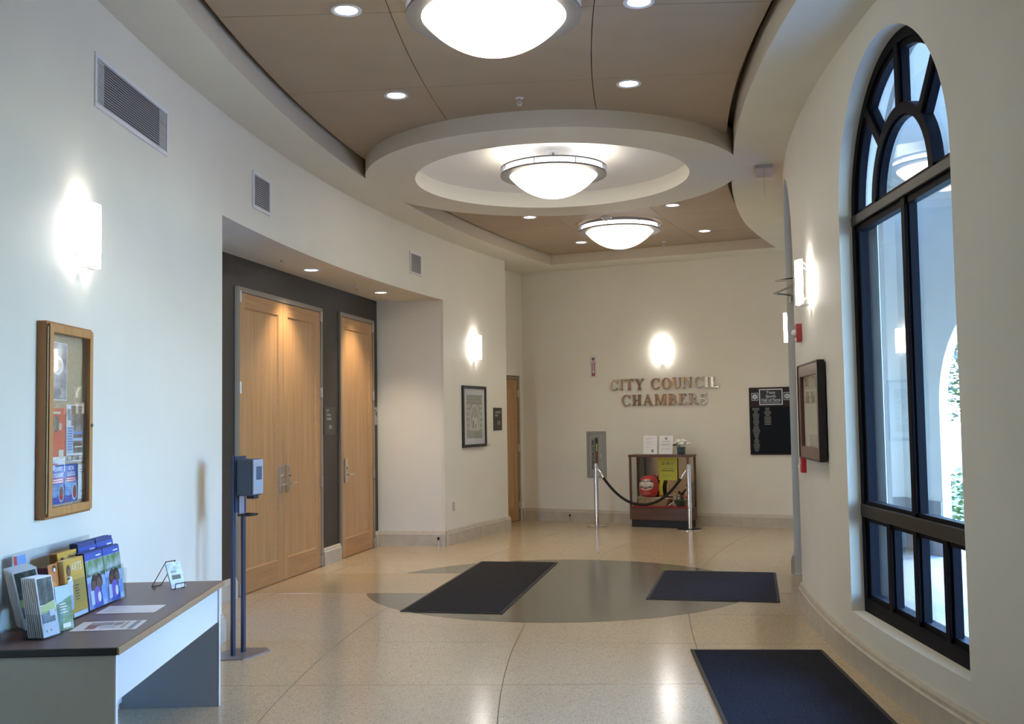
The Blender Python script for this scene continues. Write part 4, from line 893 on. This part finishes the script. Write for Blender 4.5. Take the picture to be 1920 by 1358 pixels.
# ================================================================== BACK WALL
# serif capitals, unit cap height
def glyph(c):
    g = G(); T, t, s, q = .20, .07, .062, .07
    R = lambda x0, z0, x1, z1: g.prism([(x0, z0), (x1, z0), (x1, z1), (x0, z1)], 0, .10)
    P = lambda *p: g.prism(list(p), 0, .10)
    def stem(x, w=T, top=True, bot=True, sl=q):
        R(x, 0, x + w, 1)
        if bot: R(x - sl, 0, x + w + sl, s)
        if top: R(x - sl, 1 - s, x + w + sl, 1)
    def band(cx, cz, rx, rz, ix, iz, a0, a1, n=20, dx=0):
        for i in range(n):
            a, b = rad(a0 + (a1 - a0) * i / n), rad(a0 + (a1 - a0) * (i + 1) / n)
            P((cx + rx * math.cos(a), cz + rz * math.sin(a)), (cx + rx * math.cos(b), cz + rz * math.sin(b)), (cx + dx + ix * math.cos(b), cz + iz * math.sin(b)), (cx + dx + ix * math.cos(a), cz + iz * math.sin(a)))
    if c == 'I': stem(q); w = T + 2 * q
    elif c == 'L': stem(q); R(q, 0, .66, s); P((.60, 0), (.68, 0), (.70, .30), (.66, .30)); w = .70
    elif c == 'T': stem(.30, T, False); R(0, 1 - s - .01, .78, 1); P((0, 1), (.05, 1), (.035, .72), (0, .72)); P((.73, 1), (.78, 1), (.78, .72), (.745, .72)); w = .78
    elif c == 'H': stem(q); stem(.52); R(q + T, .46, .52, .53); w = .52 + T + q
    elif c == 'E': stem(q, T, True, True); R(q, 0, .64, s); R(q, 1 - s, .62, 1); R(q + T, .48, .48, .54); P((.59, 0), (.66, 0), (.68, .28), (.64, .28)); P((.57, 1), (.64, 1), (.64, .74), (.60, .74)); R(.46, .38, .50, .64); w = .68
    elif c == 'O': band(.42, .5, .42, .52, .245, .46, 0, 360, 36); w = .84
    elif c == 'C': band(.42, .5, .42, .52, .26, .46, 42, 318, 30, .02); R(.70, .62, .75, 1.0); P((.68, .18), (.78, .22), (.74, .12), (.66, .09)); w = .78
    elif c == 'U':
        R(q, .33, q + T, 1); R(0, 1 - s, 2 * q + T, 1); R(.60, .33, .66, 1); R(.52, 1 - s, .74, 1); band((q + .66) / 2, .33, (.66 - q) / 2, .35, (.66 - q) / 2 - .11, .27, 180, 360, 18, .055); w = .74
    elif c == 'Y': P((.05, 1), (.27, 1), (.50, .45), (.32, .45)); P((.66, 1), (.73, 1), (.48, .45), (.42, .45)); R(.31, 0, .31 + T, .50); R(.22, 0, .58, s); R(0, 1 - s, .34, 1); R(.56, 1 - s, .80, 1); w = .80
    elif c == 'N': R(.09, 0, .15, 1); R(0, 0, .26, s); R(0, 1 - s, .2, 1); P((.07, 1), (.28, 1), (.72, 0), (.60, 0)); R(.66, 0, .72, 1); R(.56, 1 - s, .82, 1); w = .82
    elif c == 'A': P((.36, 1.0), (.42, 1.0), (.13, 0), (.06, 0)); P((.34, 1.0), (.47, 1.0), (.78, 0), (.58, 0)); R(.20, .30, .60, .36); R(0, 0, .24, s); R(.50, 0, .86, s); w = .86
    elif c == 'M': R(.09, 0, .15, 1); R(0, 0, .24, s); R(0, 1 - s, .22, 1); P((.06, 1), (.26, 1), (.56, .0), (.47, 0)); P((.78, 1), (.72, 1), (.47, 0), (.53, 0)); R(.76, 0, .76 + T, 1); R(.70, 0, 1.0, s); R(.76, 1 - s, 1.0, 1); w = 1.0
    elif c in 'BR':
        stem(q); R(q, 1 - s, .40, 1); R(q, .48, .40, .54); band(.38, .74, .27, .26, .10, .20, -90, 90, 14)
        if c == 'B': R(q, 0, .42, s); band(.40, .265, .31, .265, .12, .21, -90, 90, 14); w = .72
        else: P((.30, .50), (.48, .50), (.78, 0), (.58, 0)); R(.58, 0, .84, s); w = .82
    else:         # S
        pts = []; N = 26
        for i in range(N + 1):
            u = i / N; a = rad(35 + 235 * min(1, u * 2)) if u <= .5 else rad(90 - 235 * (u - .5) * 2)
            pts.append((.30 + .21 * math.cos(a), .745 + .215 * math.sin(a)) if u <= .5 else (.30 + .23 * math.cos(a), .27 + .235 * math.sin(a)))
        for i in range(N):
            (x0, z0), (x1, z1) = pts[i], pts[i + 1]; dx_, dz = x1 - x0, z1 - z0; l = math.hypot(dx_, dz) or 1; nx, nz = -dz / l, dx_ / l
            f = lambda k: .035 + .075 * math.exp(-((k / N - .5) / .2) ** 2)
            a, b = f(i), f(i + 1); P((x0 + nx * a, z0 + nz * a), (x1 + nx * b, z1 + nz * b), (x1 - nx * b, z1 - nz * b), (x0 - nx * a, z0 - nz * a))
        R(.47, .70, .52, 1.0); R(.05, 0, .10, .30); w = .58
    return g, w
_gl = {}
def letter_mesh(c):
    if c not in _gl:
        g, w = glyph(c); me = g.mesh('letter_' + c.lower()); me.materials.append(BRONZE); _gl[c] = (me, w)
    return _gl[c]
t = thing('wall_lettering', 'raised metal CITY COUNCIL CHAMBERS lettering on the back wall', 'sign', MB(1.569, 0))
def word_line(s, x0, x1, z, h):
    ws = [.36 if c == ' ' else letter_mesh(c)[1] for c in s]; gap = .13; tot = sum(ws) + gap * (len(s) - 1); sx = (x1 - x0) / tot; x = x0
    for c, w in zip(s, ws):
        if c != ' ':
            o = obj('letter', letter_mesh(c)[0], None, t, Matrix.Translation((x, -.0305, z)) @ Matrix.Diagonal((sx, .30, h, 1)))
        x += (w + gap) * sx
word_line('CITY COUNCIL', 0, 1.79, 2.118, .168)
word_line('CHAMBERS', .205, 1.60, 1.862, .172)
# fire cabinet, arrow sign, plaque
t = thing('fire_extinguisher_cabinet', 'grey recessed fire extinguisher cabinet on the back wall', 'cabinet', MB(1.197, .71)); w, h = .335, .75
FGR = mat('cabinet_sage_grey', (.30, .305, .275), .45, .3); FGD = mat('cabinet_door_grey', (.33, .335, .31), .4, .3)
obj('cabinet_frame', G().box(0, -.02, 0, .045, 0, h, .003).box(w - .045, -.02, 0, w, 0, h, .003).box(.045, -.02, 0, w - .045, 0, .045, .003).box(.045, -.02, h - .045, w - .045, 0, h, .003), FGR, t)
dd_ = obj('door', G().box(.047, -.014, .047, .14, -.004, h - .047).box(.20, -.014, .047, w - .047, -.004, h - .047).box(.14, -.014, .047, .20, -.004, .10).box(.14, -.014, h - .10, .20, -.004, h - .047), FGD, t)
obj('pane', G().box(.14, -.012, .10, .20, -.008, h - .10), CLEAR, dd_); obj('latch', G().box(.245, -.03, .33, .262, -.013, .385, .003), METAL, dd_)
obj('back', G().box(.14, -.003, .1, .2, -.001, h - .1), VDARK, t)
Print().text('FIRE EXTINGUISHER', .105, h / 2, .058, INK, .92, .0022, rot=-PI / 2).build('lettering', dd_, Matrix.Translation((0, -.0145, 0)))
o = obj('fire_extinguisher', G().lathe([(0, .115), (.011, .12), (.012, .40), (.008, .43), (0, .44)], 12, (.17, -.0055)) if False else G().box(.155, -.0065, .115, .190, -.0035, .42), mat('extinguisher_red', (.22, .05, .05), .35), None, MB(1.197, .71)); tag(o, 'dark red extinguisher behind the cabinet glass on the back wall', 'extinguisher')
obj('yellow_tag', G().box(.162, -.0075, .43, .180, -.004, .55), YELLOW, o); obj('valve', G().box(.158, -.007, .552, .186, -.004, .63), BLACK, o)
t = thing('arrow_sign', 'narrow white and red fire extinguisher arrow sign on the back wall', 'sign', MB(1.275, 2.335)); 
obj('plate', G().box(0, -.006, 0, .105, 0, .345), mat('sign_white', (.60, .56, .57), .4), t)
Print().rect(.03, .285, .075, .315, INK).rect(.04, .26, .065, .278, REDP).rect(.025, .10, .045, .245, mat('sign_dull_red', (.34, .14, .16), .4)).rect(.06, .10, .080, .245, mat('sign_dull_red', (.34, .14, .16), .4)).poly([(.025, .085), (.04, .085), (.0525, .045), (.065, .085), (.08, .085), (.08, .02), (.025, .02)], mat('sign_deep_red', (.28, .04, .04), .4)).build('arrow_print', t, Matrix.Translation((0, -.0065, 0)))
t = thing('hall_of_fame_plaque', 'dark Sports Hall of Fame plaque on the back wall behind the right stanchion', 'plaque', MB(3.583, 1.085)); w, h = .66, 1.01
obj('board', G().box(0, -.025, 0, w, 0, h, .005), mat('plaque_dark_walnut', (.026, .017, .015), .45, spec=.2), t)
SILV = mat('plaque_silver', (.52, .52, .52), .35, .3); obj('name_field', G().box(.02, -.028, .02, w - .02, -.024, .72), mat('plaque_blue_black', (.006, .009, .014), .5, spec=.12), t)
Print().rect(.155, .745, .505, .985, SILV).rect(.17, .76, .49, .97, INK).text('Tracy', .33, .93, .058, SILV, 1, .0006).text('Sports', .33, .875, .058, SILV, 1, .0006).text('Hall of Fame', .33, .82, .056, SILV, 1, .0006).rect(.18, .79, .48, .793, SILV).lines(.19, .765, .47, .785, 2, GREYINK, .1).build('title_plate', t, Matrix.Translation((0, -.0262, 0)))
for x in (.09, .57): Print().rect(x - .05, .815, x + .05, .93, SILV).rect(x - .043, .822, x + .043, .923, INK).ell(x, .872, .036, .038, SILV).ell(x, .872, .02, .022, GREYINK).build('medallion', t, Matrix.Translation((0, -.0262, 0)))
p = Print(); NMG = mat('plaque_name_grey', (.14, .15, .13), .4); random.seed(2)
for k in range(30): r = random.uniform(.025, .055); p.rect(.10 - r, .69 - .022 * k, .10 + r, .703 - .022 * k, NMG); p.k -= 1
for k in range(12): r = random.uniform(.025, .055); p.rect(.275 - r, .69 - .022 * k, .275 + r, .703 - .022 * k, NMG); p.k -= 1
p.build('name_lines', t, Matrix.Translation((0, -.0285, 0)))

# ---- display case with its contents
CA = math.atan2(-.46, .888)
MC = Mz(1.775, 15.90, 0, CA); cw, cd, ch = .95, .36, 1.10
t = thing('display_case', 'wooden glass-fronted display case against the back wall', 'display case', MC)
obj('plinth', G().box(.02, .02, 0, cw - .02, cd - .02, .115), BLACK, t); obj('base_cabinet', G().box(0, 0, .115, cw, cd, .30), WALNUT, t)
for x in (0, cw - .03):
    for y in (0, cd - .03): obj('corner_post', G().box(x, y, .30, x + .03, y + .03, ch - .03), WALNUT, t)
obj('top_frame', G().box(-.008, -.008, ch - .035, cw + .008, .035, ch).box(-.008, cd - .035, ch - .035, cw + .008, cd, ch).box(-.008, .035, ch - .035, .035, cd - .035, ch).box(cw - .035, .035, ch - .035, cw + .008, cd - .035, ch), WALNUT, t)
obj('top_pane', G().box(.03, .03, ch - .02, cw - .03, cd - .03, ch - .002), CLEAR, t)
obj('front_pane', G().box(.03, .008, .305, cw - .03, .013, ch - .035), CLEAR, t)
for x in (.008, cw - .013): obj('side_pane', G().box(x, .03, .305, x + .005, cd - .03, ch - .035), CLEAR, t)
obj('back_mirror', G().box(.03, cd - .012, .30, cw - .03, cd - .004, ch - .035), mat('case_mirror', (.62, .60, .56), .08, 1), t)
def MCi(x, y, z, a=0): return MC @ Matrix.Translation((x, y, z)) @ Matrix.Rotation(a, 4, 'Z')
CLOTH = mat('red_cloth', (.46, .03, .04), .8, var=.15, vs=20)
o = obj('red_cloth', G().box(.035, .02, .301, cw - .035, cd - .02, .318, .004).box(.038, .03, .318, .085, .12, .37, .012), CLOTH, None, MC); tag(o, 'red cloth spread over the display case floor', 'cloth')
# daruma doll: a round red wishing doll
t = thing('wishing_doll', 'round red Japanese wishing doll with a white face in the display case', 'doll', MCi(.255, .17, .455, 0))
RD = mat('doll_red_lacquer', (.55, .02, .03), .28); FACE = mat('doll_face_cream', (.66, .56, .48), .5); DG = mat('doll_brow_grey', (.07, .07, .07), .5)
pr = [(0, -.005), (.09, 0), (.125, .03), (.148, .09), (.152, .16), (.140, .23), (.115, .285), (.07, .318), (0, .328)]
obj('body', G().lathe(pr, 32), RD, t, smooth=True)
def onbody(az, z, rx, rz, m, nm, push=.004, n=16):
    import bisect
    g = G(); b = g.bm; vs = []; c = None
    def rr(zz):
        for (r0, z0), (r1, z1) in zip(pr, pr[1:]):
            if z0 <= zz <= z1: return r0 + (r1 - r0) * (zz - z0) / (z1 - z0 + 1e-9)
        return .1
    def P(a, zz): r = rr(zz) + push; return (r * math.sin(a), -r * math.cos(a), zz)
    ctr = b.verts.new(P(az, z)); ring1 = [b.verts.new(P(az + .55 * rx / .15 * math.cos(2*PI*i/n), z + .55 * rz * math.sin(2*PI*i/n))) for i in range(n)]; ring2 = [b.verts.new(P(az + rx / .15 * math.cos(2*PI*i/n), z + rz * math.sin(2*PI*i/n))) for i in range(n)]
    for i in range(n): j = (i + 1) % n; b.faces.new((ctr, ring1[i], ring1[j])); b.faces.new((ring1[i], ring2[i], ring2[j], ring1[j]))
    obj(nm, g, m, t, smooth=True)
onbody(0, .188, .128, .088, FACE, 'face')
for s_ in (-1, 1):
    onbody(s_ * .36, .205, .036, .034, mat('doll_eye_white', (.74, .68, .60), .4), 'eye', .008); onbody(s_ * .50, .238, .065, .014, DG, 'brow', .007); onbody(s_ * .62, .165, .042, .018, DG, 'cheek_whisker', .007); onbody(s_ * .62, .168, .026, .010, FACE, 'whisker_curl', .010); onbody(s_ * .30, .148, .055, .006, DG, 'moustache', .010)
obj('nose', G().ball((0, -.160, .185), .018, 2, (1, .6, 1.7)), FACE, t, smooth=True)
onbody(0, .13, .03, .008, REDP, 'mouth', .010)
onbody(0, .06, .08, .03, mat('doll_rose', (.60, .12, .12), .35), 'belly_mark', .003)
o = obj('wooden_tub', G().prism([(0, 0), (.43, 0), (.47, .105), (-.02, .125)], -.05, .09), wood('tub_pale_wood', (.26, .17, .09), (.40, .29, .16), .5, 0), None, MCi(.125, .13, .3215)); tag(o, 'shallow carved wooden tray under the red doll in the display case', 'tray')
obj('rim', G().prism([(-.025, .125), (.475, .105), (.475, .118), (-.025, .138)], -.055, .095), mat('tub_rim', (.52, .42, .28), .5), o)
for k in range(5): obj('carving', G().ball((.05 + .085 * k, -.05, .06), .034, 1, (1, .25, 1.1)), mat('tub_carved', (.34, .25, .15), .5), o)
o = obj('yellow_poster', G().box(0, -.004, 0, .30, 0, .345), YELLOW, None, MCi(.365, .315, .70) @ Matrix.Rotation(rad(-3), 4, 'X')); tag(o, 'bright yellow printed poster at the back of the display case', 'poster')
st5 = [(.075 + (.032 if i % 2 == 0 else .014) * math.sin(PI * i / 5), .255 + (.032 if i % 2 == 0 else .014) * math.cos(PI * i / 5)) for i in range(10)]
OLV = mat('print_olive_grey', (.30, .31, .12), .5)
Print().poly(st5, INK).poly([(.075 + (x - .075) * .55, .255 + (z - .255) * .55) for x, z in st5], YELLOW).rect(.13, .24, .155, .275, OLV).rect(.16, .235, .185, .28, OLV).rect(.21, .245, .235, .27, OLV).rect(.05, .17, .24, .178, OLV).rect(.05, .14, .25, .15, mat('print_olive_dark', (.14, .14, .05), .5)).rect(.06, .08, .22, .085, OLV).rect(.06, .05, .20, .054, OLV).build('poster_print', o, Matrix.Translation((0, -.0045, 0)))
o = obj('yellow_ribbon', G().prism([(0, 0), (.06, 0), (.05, .12), (.075, .22), (.02, .24), (-.01, .12)], -.006, 0), YELLOW, None, MCi(.395, .25, .48)); tag(o, 'crumpled yellow ribbon hanging beside the red doll', 'ribbon')
obj('tassel', G().prism([(-.02, -.05), (.07, -.06), (.06, .0), (0, 0)], -.012, .004), mat('tassel_orange', (.48, .18, .03), .6), o)
g = G()                                    # small figurines on the right of the case
def figurine(M, m1, m2, h, label):
    t = thing('figurine', label, 'figurine', M); obj('robe', G().lathe([(0, 0), (h * .20, 0), (h * .17, h * .3), (h * .10, h * .62), (h * .06, h * .72), (0, h * .74)], 16), m1, t, smooth=True); obj('head', G().ball((0, 0, h * .84), h * .10, 2), FACE, t, smooth=True); obj('hair', G().ball((0, h * .015, h * .89), h * .095, 2, (1, 1, .8)), HAIRP, t, smooth=True); obj('sleeve', G().tube([(-h * .1, 0, h * .6), (-h * .2, -h * .08, h * .42), (0, -h * .16, h * .42), (h * .2, -h * .08, h * .42), (h * .1, 0, h * .6)], h * .045, 6), m2, t, smooth=True)
figurine(MCi(.645, .235, .319), mat('fig_cream', (.50, .42, .33), .5), mat('fig_tan', (.40, .28, .20), .5), .22, 'cream robed figurine in the middle of the display case')
figurine(MCi(.86, .20, .319), mat('fig_tan2', (.48, .36, .24), .5), mat('fig_red', (.40, .06, .05), .5), .34, 'tall tan robed figurine at the right side of the display case')
figurine(MCi(.70, .26, .319), mat('fig_pale', (.56, .50, .44), .5), mat('fig_rose', (.45, .25, .22), .5), .19, 'pale little figurine behind the dark bowl in the display case')
o = obj('dark_bowl', G().lathe([(0, 0), (.04, 0), (.045, .012), (.085, .06), (.09, .10), (.08, .10), (.07, .05), (0, .02)], 24), mat('bowl_dark_green', (.02, .05, .04), .3), None, MCi(.77, .10, .319), smooth=True); tag(o, 'dark green bowl at the right of the display case', 'bowl')
o = obj('fan', G().prism([(0, 0), (.13, .07), (.11, .085), (.05, .06), (-.01, .02)], -.006, 0), mat('fan_cream', (.58, .50, .42), .5), None, MCi(.60, .07, .322)); tag(o, 'cream folding fan lying in front of the dark bowl', 'fan'); obj('fan_ribs', G().tube([(0, -.008, 0), (.12, -.008, .075)], .003, 5), HAIRP, o)
# on top of the case
def stand_doc(x, y, a, label, seal):
    M = MC @ Matrix.Translation((x, y, ch + .0005)) @ Matrix.Rotation(a, 4, 'Z'); t = thing('document_stand', label, 'document', M, 'documents on the display case'); TI = Matrix.Rotation(rad(-10), 4, 'X')
    obj('acrylic_back', G().box(0, 0, 0, .232, .004, .295), ACRYL, t, TI); obj('acrylic_foot', G().box(0, -.004, 0, .232, .075, .004), ACRYL, t)
    obj('sheet', G().box(.005, -.0015, .005, .227, -.0002, .292), PAPER, t, TI); p = Print(); FG = mat('print_mid_grey', (.48, .48, .49), .5)
    if seal: p.ell(.115, .245, .022, .022, GREYINK).rect(.045, .198, .185, .206, GREYINK).lines(.04, .13, .19, .17, 4, FG, .1).lines(.04, .06, .19, .10, 3, mat('print_faint_grey', (.62, .62, .66), .5), .1)
    else: p.lines(.04, .22, .19, .255, 2, FG, .5).lines(.04, .13, .18, .21, 5, mat('print_faint_grey', (.62, .62, .66), .5), .4).rect(.04, .105, .13, .11, FG).ell(.155, .055, .02, .026, mat('print_seal_rose', (.30, .16, .16), .5)).ell(.155, .055, .011, .015, GREYINK)
    p.build('print', t, TI @ Matrix.Translation((0, -.002, 0)))
stand_doc(.165, .17, rad(3), 'typed letter with a dark seal standing on the display case', 0); stand_doc(.415, .19, rad(-2), 'document with a round crest on top standing on the display case', 1)
t = thing('flower_vase', 'blue vase of white flowers standing on the display case', 'vase', MC @ Matrix.Translation((.785, .17, ch)))
VAS = mat('vase_slate_blue', (.05, .085, .11), .25)
obj('vase', G().lathe([(0, 0), (.055, 0), (.06, .01), (.062, .06), (.068, .115), (.06, .115), (.054, .05), (0, .03)], 24), VAS, t, smooth=True)
PET = mat('petal_white', (.78, .78, .74), .6); random.seed(21)
for k, (x, y, z, r) in enumerate(((-.03, -.03, .19, .045), (.055, -.02, .175, .042), (.01, .03, .215, .042), (-.075, 0, .175, .046), (.10, .0, .165, .046), (.03, -.06, .16, .046), (-.045, .03, .21, .042), (.07, -.04, .20, .042))):
    g = G()
    for i in range(9):
        a = 2 * PI * i / 9; e = .5 + .5 * (i % 2); r *= 1.0; g.ball((x + r * .6 * math.cos(a) * e, y + r * .6 * math.sin(a) * e, z + r * .2 * (1 - e)), r * .55, 1, (1, 1, .8))
    g.ball((x, y, z + r * .25), r * .4, 1); obj('bloom', g, PET, t, smooth=True)
g = leaves((0, 0, .0), .08, .035, 26, .045, 4); g.bm.transform(Matrix.Translation((-.06, 0, .15))); obj('leaves', g, mat('flower_leaf', (.10, .13, .05), .6), t)
g = G()
for x in (-.08, -.03, .03, .06): g.tube([(x * .3, 0, .02), (x, -.01, .16)], .003, 5)
obj('stems', g, mat('flower_stem', (.12, .18, .06), .6), t)

# ---- stanchions and rope
def stanchion(x, y, h, label, dark):
    t = thing('stanchion', label, 'stanchion', Matrix.Translation((x, y, .001)), 'polished rope stanchions')
    obj('base', G().lathe([(0, 0), (.165, 0), (.167, .008), (.16, .016), (.06, .028), (0, .03)] if not dark else [(0, 0), (.19, 0), (.19, .008), (.18, .012), (.05, .02), (0, .02)], 40), CHROME, t, smooth=True)
    if dark: obj('base_cap', G().lathe([(.05, .0205), (.165, .0135), (.165, .0145), (.05, .0235)], 40, close=True), BLACK, t, smooth=True)
    obj('post', G().lathe([(0, .02), (.034, .02), (.031, .05), (.031, h - .01), (.028, h), (0, h)], 24), CHROME, t, smooth=True)
    obj('collar', G().lathe([(.031, h - .055), (.037, h - .055), (.037, h - .04), (.031, h - .04)], 24, close=True), CHROME, t, smooth=True)
    return t
SA, SB_ = Vector((1.275, 16.03)), Vector((2.60, 15.36))
stanchion(SA.x, SA.y, .97, 'polished steel stanchion on the floor left of the display case', 0)
stanchion(SB_.x, SB_.y, .965, 'polished steel stanchion on a black disc right of the display case', 1)
v = (SB_ - SA).normalized(); a, b = SA + v * .035, SB_ - v * .035
t = thing('velvet_rope', 'black velvet rope sagging between the two stanchions', 'rope', Matrix.Translation((a.x, a.y, 0)))
P = []; Ld = (b - a).length
for i in range(33):
    u = i / 32; z = .35 + .53 * (abs(2 * u - 1) ** 2.1) ; q = v * (Ld * u); P.append((q.x, q.y, z))
obj('rope', G().tube(P[2:-2], .021, 12), mat('velvet_black', (.012, .010, .011), .9), t, smooth=True)
for A, B_, Cc in ((P[0], P[1], P[2]), (P[-1], P[-2], P[-3])):
    obj('end_fitting', G().tube([A, B_, Cc], [.008, .024, .025], 12), CHROME, t, smooth=True); obj('hook', G().tube([(A[0], A[1], A[2] + .035), (A[0], A[1], A[2] + .02), A], .006, 6), CHROME, t)

# ================================================================== RIGHT WALL OBJECTS
t = thing('framed_document', 'deep mahogany framed document on the right wall left of the window', 'picture', MR(6.94, 1.69) @ Matrix.Translation((0, -.004, 0))); w, h, f, dp = .93, .725, .085, .05
g = G(); g.box(-w/2, -dp, -h/2, -w/2 + f, 0, h/2, .004).box(w/2 - f, -dp, -h/2, w/2, 0, h/2, .004).box(-w/2 + f, -dp, -h/2, w/2 - f, 0, -h/2 + f).box(-w/2 + f, -dp, h/2 - f, w/2 - f, 0, h/2)
g.bm.transform(Matrix.Identity(4)); obj('frame', g, MAHOG, t)
obj('outer_lip', G().box(-w/2 - .012, -dp - .006, -h/2 - .012, w/2 + .012, -.002, -h/2).box(-w/2 - .012, -dp - .006, h/2, w/2 + .012, -.002, h/2 + .012).box(-w/2 - .012, -dp - .006, -h/2, -w/2, -.002, h/2).box(w/2, -dp - .006, -h/2, w/2 + .012, -.002, h/2), mat('frame_edge_black', (.012, .012, .016), .4), t)
obj('mount_board', G().box(-w/2 + f, -.022, -h/2 + f, w/2 - f, -.01, h/2 - f), mat('mount_grey', (.40, .38, .35), .6), t)
random.seed(8); TX = mat('print_warm_grey', (.42, .39, .36), .5); TXL = mat('print_pale_warm_grey', (.50, .47, .42), .5)
p = Print()
for x0_, x1_ in ((-.35, -.01), (.01, .35)): p.rect(x0_, -.18, x1_, .17, CREAMP).lines(x0_ + .03, -.14, x1_ - .03, .03, 9, TXL, .2).rect(x0_ + .05, .06, x1_ - .05, .12, TXL)
for q in (-.17, .17): p.poly([(q - .06, .265), (q - .048, .265), (q, .20), (q + .048, .265), (q + .06, .265), (q, .185)], TXL)
p.build('document_print', t, Matrix.Translation((0, -.0225, 0)))
obj('glazing', G().box(-w/2 + f, -.034, -h/2 + f, w/2 - f, -.031, h/2 - f), CLEAR, t)
t = thing('fire_alarm_strobe', 'red fire alarm strobe on the right wall below the sconce', 'alarm', MR(8.9, 2.35)); REDA = mat('alarm_red', (.33, .03, .035), .35)
obj('housing', G().box(-.065, -.045, -.075, .065, 0, .075, .006), REDA, t); obj('strobe_lens', G().ball((0, -.05, 0), .034, 2, (1, .9, 1)), mat('strobe_clear', (.70, .70, .70), .1), t, smooth=True)
t = thing('pull_station', 'red fire alarm pull station beside the arched door', 'alarm', MR(8.8, 1.27)); obj('housing', G().box(-.05, -.04, -.085, .05, 0, .085, .006), mat('pull_red', (.50, .02, .03), .35), t); obj('pull_bar', G().box(-.035, -.05, -.02, .035, -.038, .02, .004), WHITE, t)
t = thing('small_notice', 'small white notice on the right wall behind the mahogany frame edge', 'notice', MR(9.35, 1.62)); obj('plate', G().box(-.07, -.004, -.14, .07, 0, .14), mat('notice_white', (.62, .60, .56), .5), t); Print().rect(-.05, .09, .05, .11, GREYINK).lines(-.05, -.1, .05, .07, 7, TX).build('print', t, Matrix.Translation((0, -.0045, 0)))

# ================================================================== FLOOR MATS
def floor_mat(cx, cy, w, l, ang, carp, label):
    M = Mz(cx, cy, .0025, ang); t = thing('floor_mat', label, 'mat', M, 'dark entrance mats')
    e = .028; obj('carpet', G().box(-w/2 + e, -l/2 + e, 0, w/2 - e, l/2 - e, .009), carp, t)
    g = G(); prf = [(0, 0), (e, .0075)]
    for (x0_, y0_, x1_, y1_) in ((-w/2, -l/2, w/2, -l/2 + e), (-w/2, l/2 - e, w/2, l/2), (-w/2, -l/2 + e, -w/2 + e, l/2 - e), (w/2 - e, -l/2 + e, w/2, l/2 - e)): g.box(x0_, y0_, 0, x1_, y1_, .0065, .002)
    obj('rubber_border', g, mat('mat_rubber_black', (.012, .012, .014), .6), t)
floor_mat(-.258, 10.556, .912, 3.177, -.1934, CARP_G, 'long charcoal mat across the floor disc in front of the alcove doors')
floor_mat(1.975, 10.26, 1.19, 1.79, -.230, CARP_S, 'slate grey mat on the floor before the arched door')
u = Vector((math.cos(-.0715), math.sin(-.0715))); vv = Vector((-u.y, u.x)); c = Vector((1.2366, 7.424)) + u * .46 - vv * 1.55
floor_mat(c.x, c.y, .92, 3.1, -.0715, CARP_B, 'navy black mat nearest the camera beside the window')
